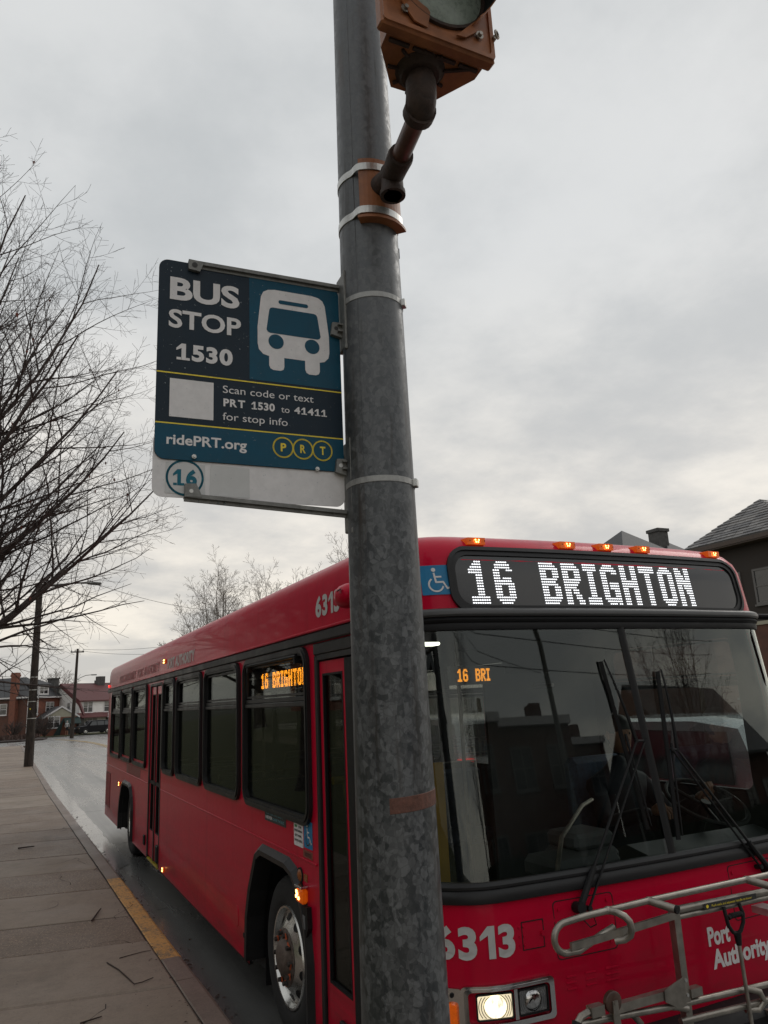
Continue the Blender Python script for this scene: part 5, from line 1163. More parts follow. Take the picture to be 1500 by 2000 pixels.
for (x, y) in ((.68, 1.36), (.68, 2.9), (1.75, 2.4), (.68, 4.5), (1.85, 4.6)): q = MB(); q.tube([(x, y, .4), (x, y, 2.5)], .016, 8); q.build('stanchion', STEEL, bus)
for x in (.62, 1.95): q = MB(); q.tube([(x, 1.4, 2.1), (x, 8, 2.1)], .014, 8); q.build('overhead_rail', STEEL, bus)
for k in range(5):
    for x in (.12, 1.62):
        y = 2.9 + k * .85
        if 1.3 < y < 2.8: continue
        q = MB(); q.box(x, x + .86, y, y + .42, .78, .86, b=.03); q.box(x, x + .86, y + .40, y + .48, .82, 1.38, b=.03); q.box(x + .3, x + .5, y + .1, y + .3, .4, .78); q.build('passenger_seat', SEATM, bus)
        q = MB(); q.tube([(x + .03, y + .45, 1.36), (x + .03, y + .45, 1.44), (x + .83, y + .45, 1.44), (x + .83, y + .45, 1.36)], .013, 6); q.build('seat_handle', STEEL, bus)
for x in (.55, 1.98):
    for k in range(1, 3): q = MB(); y = 1.5 + k * 3; q.box(x, x + .09, y, y + 2.2, 2.475, 2.499); q.build('ceiling_light', CEILGLOW, bus)
q = MB(); q.box(.60, .78, .98, 1.08, 2.37, 2.39, b=.008); q.build('entry_light', CEILL, bus)
# amber side destination sign behind the first window, and an added lit panel for its amber reflection
sg_ = MB(); sg_.box(.07, .13, 1.45, 2.66, 2.145, 2.315); sg_ = sg_.build('side_destination_sign', INK, bus)
led('led_character', '16 BRIGHTON', lambda c, r: (.066, 2.50 - c * .0086, 2.176 + r * .0070), 0, mat('amber_led_behind_glass', (.8, .3, .02), .5, 0, 0, emit=((1, .33, .02, 1), 14)), sg_, gap=2, space=13, dot=(.84, .66))
sg_ = MB(); sg_.box(.86, 1.28, 1.02, 1.06, 2.12, 2.24); sg_ = sg_.build('sign_reflection', DARK, bus)
led('led_character', '16 BRI', lambda c, r: (.91 + c * .0041, 1.015, 2.142 + r * .0050), 0, LEDO, sg_, gap=1, space=14, dot=(.84, .66))
# ------------------------------------------------------------------ the galvanised pole in front
PX, PY = -.604, -1.093
def pr_(z): return .1219 - (z - 1.21) * .00803
gp_ = thing('street_pole', 'thick galvanised steel pole standing in front of the bus, carrying the bus stop sign', 'pole', (PX, PY, .15))
mb = MB(); zs = [.15 + .25 * k for k in range(25)]
mb.lathe([(pr_(z), z) for z in zs] + [(0, zs[-1])], lambda a, b, c: (PX + a, PY + b, c), 64); sh_ = mb.build('shaft', POLE, gp_, smooth=True)
mb = MB(); mb.box(PX - .19, PX + .19, PY - .19, PY + .19, .15, .175, b=.006); mb.build('base_plate', POLE, gp_)
for sx in (-1, 1):
    for sy in (-1, 1): mb = MB(); mb.tube([(PX + sx * .155, PY + sy * .155, .17), (PX + sx * .155, PY + sy * .155, .235)], .022, 6); mb.build('anchor_bolt', STEEL, gp_)
# seam weld along the camera-left side
az = R(218); mb = MB(); mb.tube([(PX + pr_(z) * math.cos(az), PY + pr_(z) * math.sin(az), z) for z in zs], .0016, 4, False); mb.build('weld_seam', POLE, gp_)
def pring(z0, z1, a0, a1, off, th_, slope=0., n=28):
    """strap round the pole between angles a0..a1 (degrees, 0 = +X)"""
    mb = MB(); 
    for k in range(n + 1):
        a = R(a0 + (a1 - a0) * k / n); dz = slope * math.sin(a - R(206)); r = pr_((z0 + z1) / 2) + off
        for rr, z in ((r, z0), (r + th_, z0 + .001), (r + th_, z1 - .001), (r, z1)): mb.v.append((PX + rr * math.cos(a), PY + rr * math.sin(a), z + dz))
    for k in range(n):
        for j in range(4): a = 4 * k + j; b = 4 * k + (j + 1) % 4; mb.f.append((a, b, b + 4, a + 4)); mb.m.append(0)
    mb.f += [(0, 1, 2, 3), (4 * n + 3, 4 * n + 2, 4 * n + 1, 4 * n)]; mb.m += [0, 0]; return mb
CA = 206 + 27   # direction from pole to camera is about 206+... in degrees from +X
camdir = math.degrees(math.atan2(CAM.y - PY, CAM.x - PX)) % 360
tp = pring(1.745, 1.787, camdir - 8, camdir + 95, .0004, .0012); 
for i, v in enumerate(tp.v): tp.v[i] = (v[0], v[1], v[2] + .012 * (math.degrees(math.atan2(v[1] - PY, v[0] - PX)) % 360 - camdir) / 90)
tp.build('tape_strip', TAPE, gp_, label='torn brown tape wrapped on the pole')
# ------------------------------------------------------------------ bus stop sign and its brackets
SX, SY = -.711, -1.050
sn_ = thing('bus_stop_sign', 'blue and white BUS STOP 1530 sign strapped to the galvanised pole', 'sign', (SX, SY, 3.05))
F_ = lambda o: (lambda a, b: (SX + a, SY - o, b))
O = rrect(-.605, .0, 2.775, 3.437, .03, 6)
mb = MB(); mb.prism(O, F_(-.0015), F_(.0015)); pl = mb.build('main_panel', NAVY, sn_)
Ob = rrect(-.608, .0, 2.66, 2.86, .03, 6); mb = MB(); mb.prism(Ob, F_(-.006), F_(-.003)); wp = mb.build('route_panel', OFFW, sn_)
def flat(name, P, m, o=.0022, parent=None): b = MB(); b.add([F_(o)(*p) for p in P], [tuple(range(len(P)))]); return b.build(name, m, parent or pl)
tq = [p for p in rrect(-.315, -.0006, 3.056, 3.4364, .029, 6) if True]
flat('blue_field', [(-.315, 3.062), (-.0006, 3.062)] + [p for p in rrect(-.605, -.0006, 2.775, 3.4364, .03, 6) if p[0] > -.04 and p[1] > 3.3] + [(-.315, 3.4364)], TEAL)
bq = [p for p in rrect(-.6044, -.0006, 2.7756, 3.437, .03, 6) if p[1] < 2.9]; flat('blue_field', bq + [(-.0006, 2.888), (-.6044, 2.888)], TEAL)
flat('yellow_line', [(-.6044, 3.050), (-.0006, 3.050), (-.0006, 3.0542), (-.6044, 3.0542)], YEL, .0025); flat('yellow_line', [(-.6044, 2.8865), (-.0006, 2.8865), (-.0006, 2.8907), (-.6044, 2.8907)], YEL, .0028)
def stext(s, x, z, cap, w, m, bold=0., o=.003, parent=None): b = MB(); text(b, s, cap, w, lambda u, v: F_(o)(x + u, z + v), bold); b.build('lettering', m, parent or pl)
stext('BUS', -.570, 3.300, .078, .222, OFFW, .035); stext('STOP', -.572, 3.204, .062, .229, OFFW, .025); stext('1530', -.548, 3.098, .055, .178, OFFW, .045)
stext('Scan code or text', -.401, 3.005, .024, .300, OFFW, .0); stext('PRT  1530', -.399, 2.960, .026, .166, OFFW, .035); stext('to', -.212, 2.960, .021, .028, OFFW, .0); stext('41411', -.168, 2.960, .024, .112, OFFW, .035); stext('for stop info', -.401, 2.915, .024, .210, OFFW, .0)
stext('ridePRT.org', -.570, 2.822, .032, .245, OFFW, .022)
flat('blank_code_square', [(-.564, 2.910), (-.430, 2.910), (-.430, 3.034), (-.564, 3.034)], OFFW, .0026)
lg = MB()
for k in range(3): stroke(lg, arcpts(-.207 + k * .066, 2.842, .0325, 0, 360, 36), .0048, F_(.003 + .0003 * k))
lg.build('yellow_ring', YEL, pl, kind='stuff')
for k, ch in enumerate('PRT'): stext(ch, -.207 + k * .066 - (.0085 if ch != 'R' else .0095), 2.828, .028, .0185, YEL, .03, .0035)
# bus pictogram
def holes_face(outer, holes): return outer
pic = MB(); fn = F_(.003)
def pq(x0, x1, z0, z1): pic.add([fn(x0, z0), fn(x1, z0), fn(x1, z1), fn(x0, z1)], [(0, 1, 2, 3)])
bl, br_, tl_, tr_ = -.288, -.040, -.276, -.052
pic.add([fn(*p) for p in [(-.288, 3.19), (-.284, 3.17), (-.270, 3.155), (-.250, 3.150), (-.250, 3.118), (-.246, 3.108), (-.236, 3.103), (-.212, 3.103), (-.202, 3.108), (-.199, 3.118), (-.199, 3.150), (-.127, 3.150), (-.127, 3.118), (-.123, 3.108), (-.114, 3.103), (-.090, 3.103), (-.080, 3.108), (-.076, 3.118), (-.076, 3.150), (-.058, 3.155), (-.044, 3.17), (-.040, 3.19), (-.040, 3.25), (-.052, 3.36), (-.060, 3.378), (-.075, 3.388), (-.10, 3.392), (-.228, 3.392), (-.252, 3.388), (-.268, 3.378), (-.276, 3.36), (-.288, 3.25)]], [tuple(range(32))])
pb = pic.build('bus_pictogram', OFFW, pl)
q = MB(); q.add([F_(.0036)(*p) for p in [(-.258, 3.244), (-.254, 3.236), (-.246, 3.233), (-.082, 3.233), (-.074, 3.236), (-.070, 3.244), (-.080, 3.316), (-.084, 3.323), (-.092, 3.326), (-.236, 3.326), (-.244, 3.323), (-.248, 3.316)]], [tuple(range(12))]); q.build('windshield_shape', TEAL, pb)
q = MB(); q.add([F_(.0036)(*p) for p in rrect(-.216, -.112, 3.343, 3.357, .0069, 4)], [tuple(range(20))]); q.build('sign_slot_shape', TEAL, pb)
for x in (-.226, -.101): q = MB(); disc(q, x, 3.204, .026, F_(.0036), 28); q.build('lamp_shape', TEAL, pb)
# route panel
Fw = lambda o: (lambda a, b: (SX + a, SY + .003 - o, b))
q = MB(); stroke(q, arcpts(-.513, 2.722, .053, 0, 360, 48), .0068, Fw(.0016)); rc = q.build('route_circle', TEALR, wp); q = MB(); text(q, '16', .050, .072, lambda u, v: Fw(.0018)(-.549 + u, 2.697 + v), .05); q.build('route_number', TEALR, wp)
for x0, x1 in ((-.571, -.452), (-.438, -.315)):
    q = MB(); q.prism([(x0, 2.672), (x1, 2.670), (x1 - .001, 2.765), (x0 + .001, 2.768)], Fw(.0003), Fw(.0011)); q.build('vinyl_patch', mat('white_vinyl_patch', (.56, .56, .555), .4, 0, .05, 20), wp)
# rain drops on the sign
dp = MB(); rn = random.Random(3)
for k in range(420):
    x, z = rn.uniform(-.597, -.008), rn.uniform(2.67, 3.425); r = rn.choice((.0009, .0012, .0012, .0017, .0023)); y = SY - .0030 if z > 2.777 else SY + .0018
    vs = [(x, y - r * .55, z)] + [(SX * 0 + x + r * math.cos(t * 1.2566), y, z + r * math.sin(t * 1.2566)) for t in range(5)]
    vs = [(SX + v[0], v[1], v[2]) for v in vs]; dp.add(vs, [(0, 1 + (t + 1) % 5, 1 + t) for t in range(5)])
o = dp.build('rain_drops', DROP, sn_, smooth=True, kind='stuff')
dp = MB()
for k in range(9): x = SX - .55 + rn.uniform(.05, .55); dp.lathe([(0, -.004), (.0022, -.002), (.002, .001), (.0006, .005)], lambda a, b, c, x=x: (x + a, SY - .01 + b, 2.647 + c), 8)
dp.build('hanging_drops', DROP, sn_, smooth=True, kind='stuff')
# brackets
def bracket(zarm, ztop, zbot, up, xl, tabz):
    b = MB(); s = 1 if up else -1
    # arm: slightly tilted T section
    z0, z1 = zarm[0], zarm[1]
    for (dy0, dy1, dz0, dz1) in ((-.014, .016, -.006, .006), (-.004, .004, -.016, .006)):
        vs = []
        for (x, z) in ((xl, z0), (.0, z1)):
            vs += [(SX + x, SY + dy0, z + dz0), (SX + x, SY + dy1, z + dz0), (SX + x, SY + dy1, z + dz1), (SX + x, SY + dy0, z + dz1)]
        b.add(vs, [(0, 1, 2, 3), (7, 6, 5, 4), (0, 4, 5, 1), (1, 5, 6, 2), (2, 6, 7, 3), (3, 7, 4, 0)])
    br = b.build('bracket_arm', BRKT, sn_)
    e = MB(); zz = z0 - .012 * s
    e.prism([(xl, zz - .016), (xl + .036, zz - .020), (xl + .050, zz + .016), (xl, zz + .018)] if up else [(xl, zz + .022), (xl + .034, zz + .024), (xl + .052, zz - .016), (xl, zz - .018)], lambda a, c: (SX + a, SY - .016, c), lambda a, c: (SX + a, SY - .003, c)); e.build('end_clip', BRKT, br)
    h_ = MB(); h_.tube([(SX + xl + .019, SY - .0165, zz + .0 * s), (SX + xl + .019, SY - .0172, zz)], .009 if up else .006, 12); h_.build('clip_hole', INK if up else STEELB, br)
    c = MB(); c.box(SX + .002, SX + .024, SY - .055, SY + .02, zbot, ztop, b=.003); c.box(SX + .000, SX + .03, SY - .058, SY - .052, zbot - .005, ztop + .005, b=.002)
    c.box(SX - .002, SX + .028, SY - .06, SY - .046, zbot - .012, zbot + .006, b=.002); c.build('bracket_channel', BRKT, br)
    t = MB(); t.prism([(-.036, tabz - .020), (-.030, tabz + .024), (.004, tabz + .026), (.004, tabz - .030)], lambda a, q: (SX + a, SY - .018, q), lambda a, q: (SX + a, SY - .003, q)); t.box(SX - .014, SX + .01, SY - .03, SY - .018, tabz + .012, tabz + .018); t.box(SX - .014, SX + .01, SY - .03, SY - .018, tabz - .012, tabz - .006); t.build('side_clip', BRKT, br)
    h_ = MB(); h_.tube([(SX - .018, SY - .018, tabz + .002), (SX - .018, SY - .0192, tabz + .002)], .007, 12); h_.build('clip_hole', INK if up else STEELB, br)
bracket((3.437, 3.440), 3.475, 3.200, True, -.515, 3.275); bracket((2.665, 2.640), 2.872, 2.575, False, -.515, 2.79)
for x, z in ((-.488, 2.787), (-.095, 2.778)): q = MB(); q.tube([(SX + x, SY - .001, z), (SX + x, SY - .009, z)], .0075, 6); q.tube([(SX + x, SY - .009, z), (SX + x, SY - .014, z)], .004, 8); q.build('bolt', STEELB, sn_)
sn_.rotation_euler = (0, 0, R(-2.8)); sn_.scale = (.984, 1, 1)
for z in (3.360, 2.722):
    st = pring(z - .011, z + .009, camdir - 150, camdir + 150, .001, .0015); s0 = st.build('strap', mat('dull_steel_strap', (.33, .33, .32), .5, .6, .2, 40), gp_)
    a = R(camdir + 76); q = MB(); q.box(-.008, .012, -.014, .014, -.013, .013, b=.002); q = xf(q, Matrix.Translation((PX + (pr_(z) + .002) * math.cos(a), PY + (pr_(z) + .002) * math.sin(a), z)) @ Matrix.Rotation(a, 4, 'Z')); q.build('buckle', STEELB, s0)
# ------------------------------------------------------------------ traffic signal
ts = thing('traffic_signal', 'weathered orange-brown traffic signal head clamped to the pole, seen from below', 'traffic light', (-.647, -1.6, 3.86))
XC = -.6715; ZB = 3.828; HW = .1835; YD = -1.75
for k in range(3):
    z0 = ZB + k * .385; z1 = z0 + .375
    b = MB(); P0 = [(-.150, -.01), (.165, -.01), (.165, .045), (.094, .163), (-.055, .167), (-.1435, .05)]
    b.prism(P0, lambda a, c: (XC + a, -1.71 + c, z0 + .012), lambda a, c: (XC + a, -1.71 + c, z1 + .0095)); hs = b.build('signal_section', SIGNAL, ts)
    d = MB(); d.box(XC - HW, XC + HW, YD, YD + .038, z0, z1, b=.006); d.build('door', SIGNAL, hs)
    d = MB(); O = rrect(XC - HW + .004, XC + HW - .004, z0 + .006, z1 - .006, .01, 2); I = rrect(XC - HW + .016, XC + HW - .016, z0 + .020, z1 - .020, .01, 2); d.ring(O, I, lambda a, c: (a, YD - .006, c), lambda a, c: (a, YD + .002, c)); d.build('door_rim', SIGNAL, hs)
    cz = z0 + .212
    L3 = lambda a, b_, c: (XC + a, YD - c, cz + b_)
    q = MB(); q.lathe([(.158, -.002), (.158, .010), (.150, .012), (.147, -.004)], L3, 36); q.build('lens_ring', SIGNALD, hs, smooth=True)
    q = MB(); q.lathe([(.150, .002), (.12, .016), (.07, .027), (0, .032)], L3, 36); q.build('lens', [LENSG, mat('amber_signal_lens_off', (.12, .08, .03), .35, 0, .2, 60), mat('red_signal_lens_off', (.14, .02, .015), .35, 0, .2, 60)][k], hs, smooth=True)
    # visor: cut-away tunnel, open at the bottom, longer at the top
    v = MB(); n = 40
    for i in range(n + 1):
        a = R(-50 + 280 * i / n); ln = .05 + .22 * sstep((math.sin(a) + .80) / 1.3)
        for (rr, y) in ((.160, .0), (.166, ln), (.163, ln), (.157, .0)): v.v.append(tuple(L3(rr * math.cos(a), rr * math.sin(a), y)))
    for i in range(n):
        for j, mi in ((0, 0), (1, 0), (2, 1), (3, 0)): a = 4 * i + j; b_ = 4 * i + (j + 1) % 4; v.f.append((a, b_, b_ + 4, a + 4)); v.m.append(mi)
    v.f += [(0, 3, 2, 1), (4 * n, 4 * n + 1, 4 * n + 2, 4 * n + 3)]; v.m += [0, 0]; v.build('visor', [SIGNAL, VISIN], hs, smooth=True)
    for P, (sx_, sz_) in (([(-.128, .093), (-.064, .121), (-.035, .078), (-.047, .022), (-.087, .029), (-.111, .060)], (-.113, .062)), ([(.048, .036), (.116, .113), (.145, .130), (.118, .075), (.078, .040)], (.128, .070))):
        t = MB(); t.prism(P, lambda a, c: (XC + a, YD - .0065, z0 + c), lambda a, c: (XC + a, YD - .0115, z0 + c)); t.build('visor_tab', SIGNAL, hs)
        q = MB(); X_ = XC + sx_; q.tube([(X_, YD, z0 + sz_), (X_, YD - .018, z0 + sz_)], .0065, 8); q.tube([(X_, YD - .008, z0 + sz_), (X_, YD - .010, z0 + sz_)], .013, 10); q.build('wing_screw', STEEL, hs)
q = MB(); ez = ZB + .080; q.tube([(XC + HW - .004, YD, ez), (XC + HW - .004, YD - .014, ez)], .007, 8); pts = [(XC + HW - .004 + .010 * math.cos(R(a)), YD - .022 + .006 * math.cos(R(a)), ez + .011 * math.sin(R(a))) for a in range(0, 361, 30)]; q.tube(pts, .0032, 6); q.build('eye_bolt', STEEL, ts)
# underside casting ribs
M_ = Vector((-.672, -1.628, ZB + .011))
ub_ = MB(); ub_.lathe([(.0, -.022), (.056, -.020), (.066, -.006), (.074, .001)], lambda a, b, c: (M_.x + a, M_.y + b, M_.z + c), 24); ub_.build('hub_casting', SIGNALD, ts, smooth=True)
for a in range(0, 360, 40):
    r = MB(); c_, s_ = math.cos(R(a + 12)), math.sin(R(a + 12)); Lr = .150 if c_ > .6 else (.100 if c_ < -.6 else .085)
    if s_ > .2: Lr = min(Lr, .086)
    if M_.y + s_ * Lr < -1.705: Lr = abs((M_.y + 1.705) / s_)
    p0 = Vector((M_.x + c_ * .07, M_.y + s_ * .07, M_.z)); p1 = Vector((M_.x + c_ * Lr, M_.y + s_ * Lr, M_.z)); nn = Vector((-s_, c_, 0)) * .004
    if (p1 - p0).length < .01 or (p0 - p1).dot(Vector((c_, s_, 0))) > 0: continue
    r.add([p0 + nn, p0 - nn, p1 - nn, p1 + nn] + [v + Vector((0, 0, -.008)) for v in (p0 + nn, p0 - nn, p1 - nn, p1 + nn)], [(4, 7, 6, 5), (0, 1, 5, 4), (1, 2, 6, 5), (2, 3, 7, 6), (3, 0, 4, 7)]); r.build('rib', SIGNALD, ts)
for k in range(4): r = MB(); x = XC - .135 + k * .075; r.box(x, x + .062, -1.703, -1.692, ZB + .004, ZB + .0112); r.build('slot_rib', SIGNALD, ts)
# pipe bracket: drop from the head, elbow, level run to a tee on the pole
PE = Vector((M_.x, M_.y, 3.722)); PT = Vector((-.592, -1.268, 3.765))
q = MB(); q.tube([(M_.x, M_.y, ZB - .005), (M_.x, M_.y, 3.79)], .040, 20); d_ = (PT - PE).normalized(); pts = []
for k in range(9): t = k / 8; a = Vector((M_.x, M_.y, 3.80)); c = PE; e = PE + d_ * .045; pts.append(a * (1 - t) ** 2 + c * 2 * t * (1 - t) + e * t * t)
q.tube(pts, [.045 - .0 * k for k in range(9)], 20); q.tube([pts[-1] - d_ * .03, pts[-1] + d_ * .002], .0475, 20); q.build('elbow', SIGNALD, ts, smooth=True)
q = MB(); q.tube([PE + d_ * .05, PT], .030, 20, False); q.build('pipe', SIGNALP, ts, smooth=True)
q = MB(); q.tube([PT - d_ * .13, PT - d_ * .115, PT - d_ * .06, PT + d_ * .02], [.040, .043, .040, .038], 20); dn = Vector((.0, -.0, -1)); q.tube([PT + Vector((0, 0, .03)), PT + dn * .05, PT + dn * .058, PT + dn * .075, PT + dn * .075, PT + dn * .055], [.036, .038, .043, .043, .031, .029], 20, False)
q.tube([PT, PT + (Vector((PX, PY, PT.z)) - PT).normalized() * .08], [.038, .05], 20); q.build('tee_fitting', SIGNALD, ts, smooth=True)
q = MB(); q.tube([PT + dn * .056, PT + dn * .057], .030, 16); q.build('tee_bore', INK, ts)
# saddle plate curved on the pole
sa = math.degrees(math.atan2(PT.y - PY, PT.x - PX)) % 360
s1 = pring(3.640, 3.870, sa - 42, sa + 42, .0005, .020, n=12); s1.build('saddle', SIGNAL, ts)
s1 = pring(3.628, 3.640, sa - 44, sa + 44, .0005, .034, n=12); s1.build('saddle_lip', SIGNAL, ts)
for z in (3.835, 3.665):
    b = pring(z - .014, z + .014, sa - 180, sa + 180, .0015, .002, n=64)
    for i, v in enumerate(b.v):
        a = math.degrees(math.atan2(v[1] - PY, v[0] - PX)) % 360; dd = abs((a - sa + 180) % 360 - 180)
        push = .0225 * (1 - sstep((dd - 40) / 22)); c_, s_ = math.cos(R(a)), math.sin(R(a)); b.v[i] = (v[0] + c_ * push, v[1] + s_ * push, v[2])
    b.build('strap', STEELB, ts)
for z in (3.80, 3.60): q = MB(); a = R(sa + 88); q.box(-.004, .014, -.01, .01, -.02, .02); xf(q, Matrix.Translation((PX + pr_(z) * math.cos(a), PY + pr_(z) * math.sin(a), z)) @ Matrix.Rotation(a, 4, 'Z')); q.build('strap_tail', INK, ts)

# ------------------------------------------------------------------ utility poles, wires
wpole = thing('utility_pole', 'dark wooden utility pole standing on the sidewalk at the left', 'utility pole', (-.90, 30.84, .15))
mb = MB(); mb.tube([(-.90 + .0 * k, 30.84, .15 + k * 1.0) for k in range(8)] + [(-.915, 30.84, 7.35)], [.175 - .008 * k for k in range(9)], 16); mb.build('shaft', WOOD, wpole, smooth=True)
for z in (1.95, 2.6, 3.05, 3.55, 5.6): mb = MB(); mb.tube([(-.90, 30.84, z), (-.90, 30.84, z + .03)], .181 - .008 * z, 16, False); mb.build('band', STEELB, wpole)
mb = MB(); mb.box(-.715, -.69, 30.72, 30.96, 2.05, 3.15); mb.build('edge_on_sign', WHITE, wpole)
mb = MB(); mb.box(-.99, -.95, 30.66, 30.70, 2.3, 2.36); mb.build('tag_plate', YEL, wpole)
mb = MB(); mb.tube([(-.92, 30.84, 7.1), (-.4, 30.84, 7.32), (.6, 30.84, 7.42), (1.0, 30.84, 7.42)], .03, 8); mb.build('lamp_arm', BRKT, wpole)
mb = MB(); mb.lathe([(0, -.3), (.07, -.28), (.12, -.1), (.14, .1), (.10, .27), (0, .3)], lambda a, b, c: (1.2 + c, 30.84 + a, 7.42 + b * .55), 14); mb.build('luminaire', BRKT, wpole, smooth=True)
fp = thing('utility_pole', 'far utility pole with crossarm and street lamp in front of the houses', 'utility pole', (4.2, 84.9, gz(85)))
mb = MB(); mb.tube([(4.2 + .02 * k, 84.9, gz(85) + k * 1.15) for k in range(9)], [.21 - .011 * k for k in range(9)], 12); mb.build('shaft', WOOD, fp, smooth=True)
mb = MB(); mb.box(3.66, 5.0, 84.75, 84.85, 8.42, 8.54); mb.build('crossarm', WOOD, fp)
for x in (3.75, 4.1, 4.9): mb = MB(); mb.tube([(x, 84.8, 8.54), (x, 84.8, 8.72)], [.05, .03], 6); mb.build('insulator', GREYI, fp)
mb = MB(); mb.tube([(4.3, 84.9, 5.4), (4.7, 84.9, 5.75), (5.3, 84.9, 6.0), (5.9, 84.9, 6.05)], .035, 6); mb.build('lamp_arm', BRKT, fp)
mb = MB(); mb.box(5.8, 6.4, 84.8, 85.0, 5.98, 6.1, b=.04); mb.build('luminaire', BRKT, fp)
def wire(label, a, b, sag, r=.012):
    a, b = Vector(a), Vector(b); mb = MB(); mb.tube([a.lerp(b, k / 24) - Vector((0, 0, sag * 4 * (k / 24) * (1 - k / 24))) for k in range(25)], r, 5, False)
    o = mb.build('power_line', WIREM); tag(o, label, 'wire', 'overhead lines along the street')
wire('top overhead line from the far pole to the dark wooden pole, left strand', (3.75, 84.8, 8.75), (-.95, 31, 11.0), .6, .016)
wire('top overhead line from the far pole going right over the bus, upper strand', (4.9, 84.8, 8.75), (20, 62, 9.4), .9, .016)
wire('overhead line from the far pole going right over the bus, lower strand', (4.1, 84.8, 8.7), (19, 60, 8.2), 1.1, .016)
wire('thin line from the luminaire of the dark wooden pole towards the trees behind the bus', (1.2, 30.84, 7.42), (13.5, 50, 8.8), .5, .010)
wire('sagging service line crossing the brick house roof', (-14, 95, 5.8), (4.3, 84.9, 5.0), .5, .02)
wire('sagging service line crossing the red tiled roof', (4.3, 84.9, 5.2), (22, 88, 6.4), .6, .02)
wire('low service line in front of the brick house windows', (-14, 92, 3.9), (4.3, 84.9, 4.2), .4, .02)
wire('low service line in front of the white house', (4.3, 84.9, 4.6), (22, 90, 4.4), .5, .02)
# pole with mast arm across the junction, mirrored in the windshield
mp = thing('signal_mast', 'tall pole with a curved mast arm mirrored in the windshield', 'pole', (9.5, -13.5, 0))
mb = MB(); mb.tube([(9.5, -13.5, 0), (9.5, -13.5, 6.5), (9.2, -13.4, 7.3), (8, -13, 7.8), (3.5, -12, 8.1)], [.13, .1, .09, .08, .05], 12); mb.build('mast', BRKT, mp, smooth=True)
mb = MB(); mb.box(4.6, 4.9, -12.3, -12.05, 6.9, 7.95); mb.build('signal_head', SIGNAL, mp)
mb = MB(); mb.lathe([(.11, 0), (.06, .03), (0, .035)], lambda a, b, c: (4.75 + a, -12.045 + c, 7.72 + b), 16); mb.build('red_lens', REDL, mp)
m2 = thing('post_signal', 'small red signal on a post across the crossing, mirrored in the windshield', 'traffic light', (14.82, -16.1, 0))
mb = MB(); mb.tube([(14.82, -16.1, 0), (14.82, -16.1, 4.4)], .06, 8); mb.build('post', BRKT, m2)
mb = MB(); mb.box(14.7, 14.95, -16.2, -16.0, 4.3, 5.1); mb.build('signal_head', SIGNAL, m2)
mb = MB(); mb.lathe([(.11, 0), (.06, .03), (0, .035)], lambda a, b, c: (14.82 + a, -15.995 + c, 4.9 + b), 16); mb.build('red_lens', REDL, m2)
for k, (a, b) in enumerate((((-3, -14, 8.6), (26, -16, 8.0)), ((-3, -14.3, 8.1), (26, -16.3, 7.5)), ((-3, -15, 7.4), (26, -17, 6.9)), ((-6, -10, 9.5), (16, -24, 8.5)))):
    wire(['uppermost', 'second', 'third', 'crossing'][k] + ' overhead line behind the camera, mirrored in the windshield', a, b, .7, .014)

